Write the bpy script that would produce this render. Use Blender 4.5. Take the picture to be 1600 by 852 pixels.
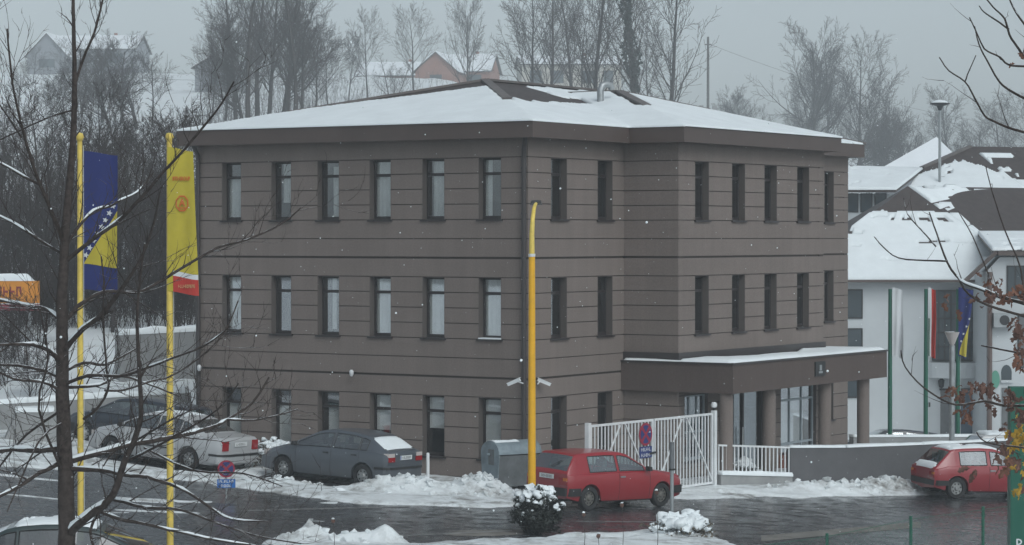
import bpy, bmesh, math, random
import numpy as np
from mathutils import Vector, Matrix, noise as mnoise
random.seed(7); RNG = np.random.default_rng(7)
scene = bpy.context.scene
for _o in list(bpy.data.objects): bpy.data.objects.remove(_o)
COL = scene.collection
rad = math.radians
# ---------------------------------------------------------------- camera
cam_d = bpy.data.cameras.new('camera'); cam = bpy.data.objects.new('camera', cam_d); COL.objects.link(cam)
CAMZ = 6.6
cam.location = (0, 0, CAMZ)
cam.rotation_euler = (rad(90 - 0.79), 0, 0)
cam_d.sensor_width = 36; cam_d.lens = 36 * 3981 / 1600
cam_d.clip_start = 0.5; cam_d.clip_end = 2000
scene.camera = cam
# ---------------------------------------------------------------- sky, sun, exposure
SUN_EL, SUN_AZ = 45, 150          # azimuth clockwise from +Y (behind the camera, to the right)
world = bpy.data.worlds.new('World'); scene.world = world; world.use_nodes = True
nt = world.node_tree; nt.nodes.clear()
sky = nt.nodes.new('ShaderNodeTexSky'); sky.sky_type = 'NISHITA'; sky.sun_disc = False
sky.sun_elevation = rad(SUN_EL); sky.sun_rotation = rad(SUN_AZ)
sky.air_density = 1.0; sky.dust_density = 4.0; sky.ozone_density = 1.0; sky.altitude = 300
bw = nt.nodes.new('ShaderNodeRGBToBW')
mixn = nt.nodes.new('ShaderNodeMix'); mixn.data_type = 'RGBA'; mixn.inputs[0].default_value = 0.80   # overcast: cloud takes the blue out
tint = nt.nodes.new('ShaderNodeMix'); tint.data_type = 'RGBA'; tint.blend_type = 'MULTIPLY'; tint.inputs[0].default_value = 1
tint.inputs[7].default_value = (0.91, 1.0, 1.04, 1)
bg = nt.nodes.new('ShaderNodeBackground'); bg.inputs['Strength'].default_value = 0.14
wo = nt.nodes.new('ShaderNodeOutputWorld')
nt.links.new(sky.outputs[0], bw.inputs[0]); nt.links.new(sky.outputs[0], mixn.inputs[6]); nt.links.new(bw.outputs[0], mixn.inputs[7])
nt.links.new(mixn.outputs[2], tint.inputs[6]); nt.links.new(tint.outputs[2], bg.inputs['Color']); nt.links.new(bg.outputs[0], wo.inputs[0])
sun_d = bpy.data.lights.new('sun', 'SUN'); sun = bpy.data.objects.new('sun', sun_d); COL.objects.link(sun)
sun_d.energy = 0.55; sun_d.angle = rad(40); sun_d.color = (1.0, 0.98, 0.95)
_d = Vector((math.sin(rad(SUN_AZ)) * math.cos(rad(SUN_EL)), math.cos(rad(SUN_AZ)) * math.cos(rad(SUN_EL)), math.sin(rad(SUN_EL))))
sun.rotation_euler = _d.to_track_quat('Z', 'Y').to_euler()
vs = scene.view_settings; vs.view_transform = 'Standard'; vs.look = 'None'; vs.gamma = 1; vs.exposure = 0.05; vs.use_curve_mapping = False
cy = scene.cycles
cy.use_denoising = True; cy.max_bounces = 8; cy.diffuse_bounces = 3; cy.glossy_bounces = 3; cy.transmission_bounces = 4
cy.transparent_max_bounces = 16; cy.volume_bounces = 1
cy.caustics_reflective = False; cy.caustics_refractive = False
# ---------------------------------------------------------------- helpers
def tag(o, label=None, cat=None, group=None, kind=None):
    if label: o['label'] = label
    if cat: o['category'] = cat
    if group: o['group'] = group
    if kind: o['kind'] = kind
    return o
def empty(name, loc=(0, 0, 0), rz=0.0, label=None, cat=None, group=None, rot=None):
    o = bpy.data.objects.new(name, None); COL.objects.link(o); o.location = loc
    o.rotation_euler = rot if rot else (0, 0, rz); o.empty_display_size = .2
    return tag(o, label, cat, group)
def link_mesh(name, me, mat, parent=None, smooth=False, loc=None, rot=None):
    o = bpy.data.objects.new(name, me); COL.objects.link(o)
    if mat is not None:
        for m in (mat if isinstance(mat, (list, tuple)) else [mat]): me.materials.append(m)
    if parent is not None: o.parent = parent
    if loc is not None: o.location = loc
    if rot is not None: o.rotation_euler = rot
    if smooth: me.polygons.foreach_set('use_smooth', np.ones(len(me.polygons), bool))
    return o
def mesh_np(name, V, F, mat, parent=None, smooth=False, mi=None, **k):
    V = np.asarray(V, np.float32); F = np.asarray(F, np.int32)
    me = bpy.data.meshes.new(name); n = F.shape[1]
    me.vertices.add(len(V)); me.vertices.foreach_set('co', V.ravel())
    me.loops.add(F.size); me.loops.foreach_set('vertex_index', F.ravel())
    me.polygons.add(len(F)); me.polygons.foreach_set('loop_start', np.arange(0, F.size, n, dtype=np.int32))
    me.polygons.foreach_set('loop_total', np.full(len(F), n, np.int32))
    if mi is not None: me.polygons.foreach_set('material_index', np.asarray(mi, np.int32))
    me.update(calc_edges=True); me.validate()
    return link_mesh(name, me, mat, parent, smooth, **k)
def smooth_by_angle(o, deg=35):
    me = o.data
    bm = bmesh.new(); bm.from_mesh(me)
    for f in bm.faces: f.smooth = True
    for e in bm.edges:
        e.smooth = not (len(e.link_faces) == 2 and e.calc_face_angle(0) > rad(deg))
    bm.to_mesh(me); bm.free()
    return o
class MB:
    """collects shapes, builds ONE mesh object"""
    def __init__(s): s.v = []; s.f = []; s.m = []
    def add(s, vs, fs, m=0):
        b = len(s.v); s.v += [tuple(p) for p in vs]; s.f += [tuple(i + b for i in f) for f in fs]; s.m += [m] * len(fs); return s
    def box(s, x0, x1, y0, y1, z0, z1, m=0):
        v = [(x0, y0, z0), (x1, y0, z0), (x1, y1, z0), (x0, y1, z0), (x0, y0, z1), (x1, y0, z1), (x1, y1, z1), (x0, y1, z1)]
        return s.add(v, [(0, 3, 2, 1), (4, 5, 6, 7), (0, 1, 5, 4), (1, 2, 6, 5), (2, 3, 7, 6), (3, 0, 4, 7)], m)
    def hexa(s, P, m=0):      # 8 points like box; orientation fixed up
        P = [Vector(p) for p in P]
        fs = [(0, 3, 2, 1), (4, 5, 6, 7), (0, 1, 5, 4), (1, 2, 6, 5), (2, 3, 7, 6), (3, 0, 4, 7)]
        if (P[1] - P[0]).cross(P[3] - P[0]).dot(P[4] - P[0]) < 0: fs = [f[::-1] for f in fs]
        return s.add(P, fs, m)
    def bar(s, p0, p1, w, h, m=0, up=(0, 0, 1)):
        p0 = Vector(p0); p1 = Vector(p1); d = (p1 - p0).normalized(); u = Vector(up)
        if abs(d.dot(u)) > .95: u = Vector((1, 0, 0))
        a = d.cross(u).normalized() * w / 2; b = a.cross(d).normalized() * h / 2
        return s.hexa([p0 - a - b, p0 + a - b, p1 + a - b, p1 - a - b, p0 - a + b, p0 + a + b, p1 + a + b, p1 - a + b], m)
    def tube(s, pts, rs, n=8, m=0, caps=True):
        pts = [Vector(p) for p in pts]
        if not hasattr(rs, '__len__'): rs = [rs] * len(pts)
        vs = []; fs = []; prev = None
        for i, p in enumerate(pts):
            d = (pts[min(i + 1, len(pts) - 1)] - pts[max(i - 1, 0)]).normalized()
            if prev is None:
                a = d.cross(Vector((0, 0, 1))) if abs(d.z) < .9 else d.cross(Vector((1, 0, 0)))
            else: a = prev - d * prev.dot(d)
            a.normalize(); prev = a; b = d.cross(a)
            for k in range(n):
                t = 2 * math.pi * k / n; vs.append(p + (a * math.cos(t) + b * math.sin(t)) * rs[i])
        for i in range(len(pts) - 1):
            for k in range(n):
                k2 = (k + 1) % n; fs.append((i * n + k, i * n + k2, (i + 1) * n + k2, (i + 1) * n + k))
        if caps: fs += [tuple(range(n))[::-1], tuple(range((len(pts) - 1) * n, len(pts) * n))]
        return s.add(vs, fs, m)
    def lathe(s, prof, c=(0, 0, 0), n=16, m=0, axis='z'):
        vs = []; fs = []
        for r, h in prof:
            for k in range(n):
                t = 2 * math.pi * k / n; x, y = r * math.cos(t), r * math.sin(t)
                q = (x, y, h) if axis == 'z' else ((x, h, y) if axis == 'y' else (h, x, y))
                vs.append((c[0] + q[0], c[1] + q[1], c[2] + q[2]))
        for i in range(len(prof) - 1):
            for k in range(n):
                k2 = (k + 1) % n; fs.append((i * n + k, i * n + k2, (i + 1) * n + k2, (i + 1) * n + k))
        return s.add(vs, fs, m)
    def prism(s, poly, d, m=0):     # poly: 3-D points of a flat outline, d: extrusion vector
        n = len(poly); P = [Vector(p) for p in poly]; d = Vector(d)
        fs = [tuple(range(n)), tuple(range(2 * n - 1, n - 1, -1))] + [(i, i + n, (i + 1) % n + n, (i + 1) % n) for i in range(n)]
        return s.add(P + [p + d for p in P], fs, m)
    def build(s, name, mat, parent=None, smooth=None, fix=False, **k):
        me = bpy.data.meshes.new(name); me.from_pydata(s.v, [], s.f)
        me.polygons.foreach_set('material_index', s.m); me.update()
        o = link_mesh(name, me, mat, parent, **k)
        if fix:
            bm = bmesh.new(); bm.from_mesh(me); bmesh.ops.recalc_face_normals(bm, faces=bm.faces); bm.to_mesh(me); bm.free()
        if smooth: smooth_by_angle(o, smooth)
        return o
def blob(mb, c, r, seed=0, sub=2, rough=.25, flat=1.0, m=0):
    bm = bmesh.new(); bmesh.ops.create_icosphere(bm, subdivisions=sub, radius=1)
    vs = []
    for v in bm.verts:
        k = 1 + rough * mnoise.noise(v.co * 1.7 + Vector((seed * 3.1, seed, -seed)))
        vs.append((c[0] + v.co.x * r * k, c[1] + v.co.y * r * k, c[2] + v.co.z * r * k * flat))
    mb.add(vs, [tuple(x.index for x in f.verts) for f in bm.faces], m); bm.free()
def copy_tree(o, parent=None):
    c = o.copy(); COL.objects.link(c)
    if parent is not None: c.parent = parent
    for ch in list(o.children): copy_tree(ch, c)
    return c
_texts = {}
def text_mesh(name, body, size, mat, parent=None, loc=(0, 0, 0), rot=(0, 0, 0), sx=1.0, bold=0.0, ext=.002):
    cu = bpy.data.curves.new(name, 'FONT'); cu.body = body; cu.size = size; cu.align_x = 'CENTER'; cu.align_y = 'CENTER'
    cu.extrude = ext; cu.offset = bold; cu.resolution_u = 2
    t = bpy.data.objects.new(name + '_tmp', cu); COL.objects.link(t)
    dg = bpy.context.evaluated_depsgraph_get(); me = bpy.data.meshes.new_from_object(t.evaluated_get(dg))
    bpy.data.objects.remove(t); bpy.data.curves.remove(cu); me.name = name; me.materials.clear()
    o = link_mesh(name, me, mat, parent, loc=loc, rot=rot); o.scale = (sx, 1, 1)
    return o
def glyphs(name, mat, parent, c, w, h, n, axis='x', seed=1, t=.003):
    """unreadable small print: a row of letter-like strokes, centred at c, in the plane facing local -y (axis x) or -x (axis y)"""
    r = random.Random(seed); m = MB(); cw = w / n
    for i in range(n):
        u = -w / 2 + i * cw; st = h * .2; a, b = u + cw * .1, u + cw * .85
        parts = [(a, a + cw * .22, -h / 2, h / 2)]
        k = r.randrange(5)
        if k in (0, 1, 3): parts.append((a + cw * .23, b, h / 2 - st, h / 2))
        if k in (0, 2, 3): parts.append((a + cw * .23, b, -h / 2, -h / 2 + st))
        if k in (1, 3): parts.append((b - cw * .2, b, -h / 2 + st, h / 2 - st))
        if k in (0, 4): parts.append((a + cw * .23, b, -st / 2, st / 2))
        for (x0, x1, z0, z1) in parts:
            if axis == 'x': m.box(c[0] + x0, c[0] + x1, c[1] - t, c[1], c[2] + z0, c[2] + z1)
            else: m.box(c[0] - t, c[0], c[1] - x1, c[1] - x0, c[2] + z0, c[2] + z1)
    o = m.build(name, mat, parent); o['kind'] = 'stuff'; return o
# ---------------------------------------------------------------- materials
def new_mat(name):
    m = bpy.data.materials.new(name); m.use_nodes = True
    return m, m.node_tree, m.node_tree.nodes['Principled BSDF']
def tex_noise(t, scale, detail=4, rough=.6, coord='Object', vec=None):
    n = t.nodes.new('ShaderNodeTexNoise'); n.inputs['Scale'].default_value = scale; n.inputs['Detail'].default_value = detail
    n.inputs['Roughness'].default_value = rough
    if vec is None:
        c = t.nodes.new('ShaderNodeTexCoord'); vec = c.outputs[coord]
    t.links.new(vec, n.inputs['Vector']); return n
def ramp(t, src, stops):
    r = t.nodes.new('ShaderNodeValToRGB'); e = r.color_ramp.elements
    while len(e) < len(stops): e.new(.5)
    for el, (p, c) in zip(e, stops):
        el.position = p; el.color = (c, c, c, 1) if not hasattr(c, '__len__') else (*c, 1)
    t.links.new(src, r.inputs[0]); return r
def M(name, col, rough=.6, metal=0.0, var=.0, vscale=3.0, bump=0.0, bscale=40.0, spec=.5, coat=0.0, vdark=None, coord='Object', rvar=0.0):
    m, t, b = new_mat(name)
    b.inputs['Roughness'].default_value = rough; b.inputs['Metallic'].default_value = metal
    b.inputs['Specular IOR Level'].default_value = spec; b.inputs['Coat Weight'].default_value = coat
    b.inputs['Base Color'].default_value = (*col, 1)
    if var > 0:
        n = tex_noise(t, vscale, 6, .65, coord)
        lo = tuple(c * (1 - var) for c in col) if vdark is None else vdark
        hi = tuple(min(1, c * (1 + var)) for c in col)
        r = ramp(t, n.outputs['Fac'], [(.3, lo), (.7, hi)]); t.links.new(r.outputs[0], b.inputs['Base Color'])
        if rvar:
            rr = ramp(t, n.outputs['Fac'], [(.35, max(0, rough - rvar)), (.65, min(1, rough + rvar))]); t.links.new(rr.outputs[0], b.inputs['Roughness'])
    if bump > 0:
        n2 = tex_noise(t, bscale, 5, .6, coord); bp = t.nodes.new('ShaderNodeBump'); bp.inputs['Strength'].default_value = bump
        bp.inputs['Distance'].default_value = .02
        t.links.new(n2.outputs['Fac'], bp.inputs['Height']); t.links.new(bp.outputs[0], b.inputs['Normal'])
    return m
def glass_mat(name, tintc, refl=.10, opac=.35, rough=.02):
    """thin window glass: tinted see-through plus mirror by Fresnel"""
    m, t, b = new_mat(name); t.nodes.remove(b); out = t.nodes['Material Output']
    tr = t.nodes.new('ShaderNodeBsdfTransparent'); tr.inputs[0].default_value = (*[1 - opac * (1 - c) if False else c for c in tintc], 1)
    gl = t.nodes.new('ShaderNodeBsdfGlossy'); gl.inputs['Roughness'].default_value = rough; gl.inputs[0].default_value = (.95, .97, 1, 1)
    fr = t.nodes.new('ShaderNodeLayerWeight'); fr.inputs['Blend'].default_value = .5
    pw = t.nodes.new('ShaderNodeMath'); pw.operation = 'POWER'; pw.inputs[1].default_value = 4; t.links.new(fr.outputs['Facing'], pw.inputs[0])
    ad = t.nodes.new('ShaderNodeMath'); ad.operation = 'ADD'; ad.inputs[1].default_value = refl; ad.use_clamp = True
    mx = t.nodes.new('ShaderNodeMixShader')
    t.links.new(pw.outputs[0], ad.inputs[0]); t.links.new(ad.outputs[0], mx.inputs[0]); t.links.new(tr.outputs[0], mx.inputs[1]); t.links.new(gl.outputs[0], mx.inputs[2])
    t.links.new(mx.outputs[0], out.inputs['Surface']); return m
def snowcap_mat(name, col, lo=.45, hi=.75, rough=.85, var=.35, vscale=6, amount=1.0):
    """bark or leaf with snow lying where the surface faces up"""
    m, t, b = new_mat(name); b.inputs['Roughness'].default_value = rough; b.inputs['Specular IOR Level'].default_value = .2
    g = t.nodes.new('ShaderNodeNewGeometry'); sp = t.nodes.new('ShaderNodeSeparateXYZ'); t.links.new(g.outputs['Normal'], sp.inputs[0])
    n = tex_noise(t, vscale, 3, .6, 'Object'); ad = t.nodes.new('ShaderNodeMath'); ad.operation = 'MULTIPLY_ADD'
    ad.inputs[1].default_value = .9; ad.inputs[2].default_value = -.45
    t.links.new(n.outputs['Fac'], ad.inputs[0]); s2 = t.nodes.new('ShaderNodeMath'); s2.operation = 'ADD'
    t.links.new(sp.outputs[2], s2.inputs[0]); t.links.new(ad.outputs[0], s2.inputs[1])
    r = ramp(t, s2.outputs[0], [(lo, 0.0), (hi, amount)])
    n2 = tex_noise(t, vscale * 2.3, 4, .6, 'Object'); c2 = ramp(t, n2.outputs['Fac'], [(.3, tuple(c * (1 - var) for c in col)), (.7, tuple(c * (1 + var) for c in col))])
    mx = t.nodes.new('ShaderNodeMix'); mx.data_type = 'RGBA'; t.links.new(r.outputs[0], mx.inputs[0]); t.links.new(c2.outputs[0], mx.inputs[6]); mx.inputs[7].default_value = (.82, .85, .88, 1)
    t.links.new(mx.outputs[2], b.inputs['Base Color']); return m
MAT = {}
MAT['snow'] = M('snow', (.78, .825, .845), .75, var=.05, vscale=1.2, bump=.5, bscale=9, spec=.25)
def dirty_snow():
    m, t, b = new_mat('dirty_snow'); b.inputs['Roughness'].default_value = .75; b.inputs['Specular IOR Level'].default_value = .25
    n = tex_noise(t, 2.3, 8, .7); n2 = tex_noise(t, .55, 2, .5)
    a = ramp(t, n.outputs['Fac'], [(.42, (0.0)), (.62, .95)]); c = ramp(t, n2.outputs['Fac'], [(.40, .22), (.56, 1.0)])
    mu = t.nodes.new('ShaderNodeMath'); mu.operation = 'MULTIPLY'; t.links.new(a.outputs[0], mu.inputs[0]); t.links.new(c.outputs[0], mu.inputs[1])
    mx = t.nodes.new('ShaderNodeMix'); mx.data_type = 'RGBA'; t.links.new(mu.outputs[0], mx.inputs[0])
    mx.inputs[6].default_value = (.76, .80, .815, 1); mx.inputs[7].default_value = (.24, .235, .225, 1); t.links.new(mx.outputs[2], b.inputs['Base Color'])
    n3 = tex_noise(t, 14, 6, .65); bp = t.nodes.new('ShaderNodeBump'); bp.inputs['Strength'].default_value = .7; bp.inputs['Distance'].default_value = .04
    t.links.new(n3.outputs['Fac'], bp.inputs['Height']); t.links.new(bp.outputs[0], b.inputs['Normal']); return m
MAT['dirty_snow'] = dirty_snow()
def hill_snow():
    m, t, b = new_mat('hill_snow'); b.inputs['Roughness'].default_value = .8; b.inputs['Specular IOR Level'].default_value = .2
    n = tex_noise(t, .35, 8, .72); a = ramp(t, n.outputs['Fac'], [(.55, (.72, .755, .77)), (.72, (.46, .45, .42))])
    t.links.new(a.outputs[0], b.inputs['Base Color']); n3 = tex_noise(t, 1.5, 6, .7); bp = t.nodes.new('ShaderNodeBump'); bp.inputs['Strength'].default_value = .5; bp.inputs['Distance'].default_value = .15
    t.links.new(n3.outputs['Fac'], bp.inputs['Height']); t.links.new(bp.outputs[0], b.inputs['Normal']); return m
MAT['hill_snow'] = hill_snow()
def asphalt():
    m, t, b = new_mat('wet_asphalt'); b.inputs['Specular IOR Level'].default_value = .5
    c = t.nodes.new('ShaderNodeTexCoord'); mp = t.nodes.new('ShaderNodeMapping'); mp.inputs['Rotation'].default_value = (0, 0, rad(-22)); mp.inputs['Scale'].default_value = (.10, .55, 1)
    t.links.new(c.outputs['Object'], mp.inputs[0])
    n = tex_noise(t, .9, 6, .6, vec=mp.outputs[0]); n2 = tex_noise(t, 60, 3, .7); n4 = tex_noise(t, 2.2, 5, .6)
    a = ramp(t, n.outputs['Fac'], [(.3, (.034, .036, .040)), (.72, (.054, .056, .060))]); g = ramp(t, n2.outputs['Fac'], [(.3, .75), (.7, 1.25)])
    mu = t.nodes.new('ShaderNodeMix'); mu.data_type = 'RGBA'; mu.blend_type = 'MULTIPLY'; mu.inputs[0].default_value = 1
    t.links.new(a.outputs[0], mu.inputs[6]); t.links.new(g.outputs[0], mu.inputs[7]); t.links.new(mu.outputs[2], b.inputs['Base Color'])
    r = ramp(t, n4.outputs['Fac'], [(.35, .13), (.65, .36)]); t.links.new(r.outputs[0], b.inputs['Roughness'])
    bp = t.nodes.new('ShaderNodeBump'); bp.inputs['Strength'].default_value = .18; bp.inputs['Distance'].default_value = .01
    t.links.new(n2.outputs['Fac'], bp.inputs['Height']); t.links.new(bp.outputs[0], b.inputs['Normal']); return m
MAT['asphalt'] = asphalt()
def stucco(name, col, streak=.08):
    m, t, b = new_mat(name); b.inputs['Roughness'].default_value = .9; b.inputs['Specular IOR Level'].default_value = .15
    c = t.nodes.new('ShaderNodeTexCoord'); mp = t.nodes.new('ShaderNodeMapping'); mp.inputs['Scale'].default_value = (2.6, 2.6, .16); t.links.new(c.outputs['Object'], mp.inputs[0])
    n1 = tex_noise(t, 1.0, 7, .7, vec=mp.outputs[0]); n2 = tex_noise(t, .45, 4, .6); n3 = tex_noise(t, 26, 3, .7)
    r1 = ramp(t, n1.outputs['Fac'], [(.34, 1 - streak), (.62, 1.0)]); r2 = ramp(t, n2.outputs['Fac'], [(.3, .94), (.7, 1.06)]); r3 = ramp(t, n3.outputs['Fac'], [(.25, .86), (.75, 1.14)])
    cur = None
    for r in (r1, r2, r3):
        mu = t.nodes.new('ShaderNodeMix'); mu.data_type = 'RGBA'; mu.blend_type = 'MULTIPLY'; mu.inputs[0].default_value = 1
        if cur is None: mu.inputs[6].default_value = (*col, 1)
        else: t.links.new(cur, mu.inputs[6])
        t.links.new(r.outputs[0], mu.inputs[7]); cur = mu.outputs[2]
    t.links.new(cur, b.inputs['Base Color'])
    n4 = tex_noise(t, 70, 5, .6); bp = t.nodes.new('ShaderNodeBump'); bp.inputs['Strength'].default_value = .35; bp.inputs['Distance'].default_value = .02
    t.links.new(n4.outputs['Fac'], bp.inputs['Height']); t.links.new(bp.outputs[0], b.inputs['Normal']); return m
MAT['stucco'] = stucco('brown_stucco', (.207, .173, .157)); MAT['stucco_dark'] = stucco('dark_brown_stucco', (.115, .090, .082))
MAT['joint'] = M('shadow_joint', (.075, .064, .060), .95, spec=.1)
MAT['fascia'] = M('brown_sheet_fascia', (.088, .064, .056), .55, var=.12, vscale=.8)
MAT['roofing'] = M('dark_roof_sheet', (.060, .047, .044), .6, var=.25, vscale=3, bump=.3, bscale=20)
MAT['ridge'] = M('ridge_cap', (.13, .115, .11), .55, var=.2)
MAT['frame_dark'] = M('dark_brown_window_frame', (.030, .024, .024), .45)
MAT['reveal'] = M('shaded_window_reveal', (.10, .085, .078), .9)  # shade of the recessed jambs and head is put into this darker colour
MAT['pane'] = glass_mat('window_glass', (.96, .98, .98), .24)
MAT['pane_dark'] = glass_mat('dark_window_glass', (.72, .78, .80), .16)
MAT['pane_clear'] = glass_mat('clear_window_glass', (.97, .98, .98), .15)
MAT['curtain'] = M('white_curtain', (.86, .87, .86), .9, var=.10, vscale=2)
MAT['curtain_warm'] = M('beige_curtain', (.50, .46, .40), .9, var=.15, vscale=2)
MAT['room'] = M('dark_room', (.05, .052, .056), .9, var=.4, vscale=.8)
MAT['pipe'] = M('dark_downpipe', (.040, .034, .034), .45)
MAT['white_metal'] = M('white_painted_metal', (.70, .72, .73), .45, var=.10, vscale=2)
MAT['white_plaster'] = M('white_plaster', (.52, .545, .56), .9, var=.06, vscale=.7, bump=.2, bscale=30)
MAT['concrete'] = M('grey_concrete', (.27, .275, .275), .9, var=.2, vscale=1.3, bump=.4, bscale=20)
MAT['dark_wall'] = M('dark_grey_render', (.105, .105, .110), .9, var=.15, vscale=1.2, bump=.5, bscale=30)
MAT['black'] = M('black_plastic', (.018, .018, .019), .55, var=.3)
MAT['rubber'] = M('tyre_rubber', (.022, .022, .023), .85, var=.3)
MAT['steel'] = M('galvanised_steel', (.36, .38, .39), .45, metal=.6, var=.2, vscale=4)
MAT['yellow'] = M('yellow_paint', (.80, .42, .008), .45, var=.12, vscale=2)
MAT['yellow_pole'] = M('pale_yellow_paint', (.70, .52, .10), .5, var=.25, vscale=3)
MAT['green'] = M('green_paint', (.012, .11, .070), .5, var=.15)
MAT['brick'] = M('red_brick', (.24, .085, .055), .85, var=.25, vscale=3, bump=.4, bscale=15)
# ---------------------------------------------------------------- place geometry: one camera-independent layout in metres
F_PX = 3981.0
def P(px, py, Y):                 # a point seen at photo pixel (px,py) at a distance of Y metres
    return Vector(((px - 800) / F_PX * Y, Y, CAMZ - (py - 371) / F_PX * Y))
def sstep(a, b, x):
    t = np.clip((np.asarray(x, float) - a) / (b - a), 0, 1); return t * t * (3 - 2 * t)
def base(x, y):
    x = np.asarray(x, float); y = np.asarray(y, float)
    z = -.042 * np.clip(x, -9, 40) + .10 * np.clip(-9 - x, 0, 5)
    z = z - 1.15 * sstep(73, 92, y) * sstep(3, 15, x)
    return z
def hgt(x, y):
    x = np.asarray(x, float); y = np.asarray(y, float); r = x / np.maximum(y, 30)
    y0 = 93 + 38 * sstep(.0, .12, r)
    s = np.clip(y - y0, 0, None)
    h = np.where(s < 400, .088 * s, .088 * (400 + (s - 400) - (s - 400) ** 2 / 160))
    h = np.where(s > 480, .088 * 440 - .08 * (s - 480), h)
    fac = 1 - .32 * sstep(.05, .20, r)
    bank = 1.9 * sstep(75.5, 93, y) * sstep(-8, -10.5, x)
    return base(x, y) + h * fac + bank
def G(px, py):                    # ground point of a photo pixel on the sloping street
    q = (py - 371) / F_PX; r = (px - 800) / F_PX; Y = CAMZ / (q - .042 * r); return (r * Y, Y)
def far(Y): return 93 + (Y - 93) * 2.1 if Y >= 150 else Y      # distances up the hill
def gz(x, y): return float(hgt(x, y))
# ================================================================ ground, street, snow
def grid(xs, ys, zf):
    X, Y = np.meshgrid(xs, ys); Z = zf(X, Y); V = np.stack([X, Y, Z], -1).reshape(-1, 3); nx = len(xs); ny = len(ys)
    i = np.arange((ny - 1) * nx).reshape(ny - 1, nx)[:, :-1].ravel()
    return V, np.stack([i, i + 1, i + nx + 1, i + nx], 1)
def fbm(X, Y, sc, seed=0, oct=4):
    out = np.zeros_like(X, float); r = np.random.default_rng(seed); amp = 1.0; tot = 0
    for o in range(oct):
        n = 64; tab = r.random((n, n)); u = X * sc + 100.3; v = Y * sc + 57.7
        iu = np.floor(u).astype(int); iv = np.floor(v).astype(int); fu = u - iu; fv = v - iv
        fu = fu * fu * (3 - 2 * fu); fv = fv * fv * (3 - 2 * fv)
        a = tab[iu % n, iv % n]; b = tab[(iu + 1) % n, iv % n]; c = tab[iu % n, (iv + 1) % n]; d = tab[(iu + 1) % n, (iv + 1) % n]
        out += amp * ((a * (1 - fu) + b * fu) * (1 - fv) + (c * (1 - fu) + d * fu) * fv); tot += amp; amp *= .5; sc *= 2.03
    return out / tot
def terr(X, Y):
    street = sstep(33, 36, Y) * (1 - sstep(75, 76, Y)) * sstep(-45, -42, X) * (1 - sstep(42, 45, X))
    far = sstep(76, 110, Y)
    return hgt(X, Y) - .12 * street + far * (fbm(X, Y, .12, 3) - .5) * 1.2 + (1 - street) * (1 - far) * (fbm(X, Y, .5, 4) - .5) * .15
xs = np.concatenate([np.arange(-260, -40, 4), np.arange(-40, 40, 1.0), np.arange(40, 261, 4)])
ys = np.concatenate([np.arange(-25, 30, 3), np.arange(30, 140, 1.0), np.arange(140, 700, 5)])
V, Fq = grid(xs, ys, terr)
tag(mesh_np('ground', V, Fq, MAT['hill_snow'], smooth=True), 'snow covered ground rising to the hill behind the houses', 'ground', kind='structure')
V, Fq = grid(np.arange(-45, 45.1, 1.0), np.arange(33, 76.1, 1.0), lambda x, y: base(x, y))
tag(mesh_np('road', V, Fq, MAT['asphalt'], smooth=True), 'wet dark asphalt street and parking apron with melting snow', 'road', kind='structure')
# snow edges (photo pixels -> street coordinates)
E_far = [G(*p) for p in [(-150, 744), (0, 744), (137, 741), (250, 750), (330, 757), (400, 767), (480, 779), (560, 788), (650, 793), (800, 791), (860, 786), (960, 782), (1060, 780), (1240, 778), (1460, 770), (1600, 771), (1800, 768)]]
E_near = [G(*p) for p in [(300, 900), (430, 880), (462, 852), (520, 850), (660, 856), (720, 850), (850, 846), (920, 840), (980, 836), (1060, 830), (1100, 838), (1150, 858), (1200, 900)]]
fx = np.array([p[0] for p in E_far]); fy = np.array([p[1] for p in E_far]); o_ = np.argsort(fx); fx = fx[o_]; fy = fy[o_]
nx_ = np.array([p[0] for p in E_near]); ny_ = np.array([p[1] for p in E_near]); o_ = np.argsort(nx_); nx_ = nx_[o_]; ny_ = ny_[o_]
CAR_SPOTS = [((-4.95, 66.2), 147, 4.3, 1.9), ((-9.8, 69.0), 148, 4.6, 1.9), ((2.25, 63.7), 41, 4.2, 2.0)]
def lump(X, Y, cx, cy, rx, ry, h, ang=0):
    c, s = math.cos(ang), math.sin(ang); dx = X - cx; dy = Y - cy
    return h * np.exp(-(((dx * c + dy * s) / rx) ** 2 + ((-dx * s + dy * c) / ry) ** 2))
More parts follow.
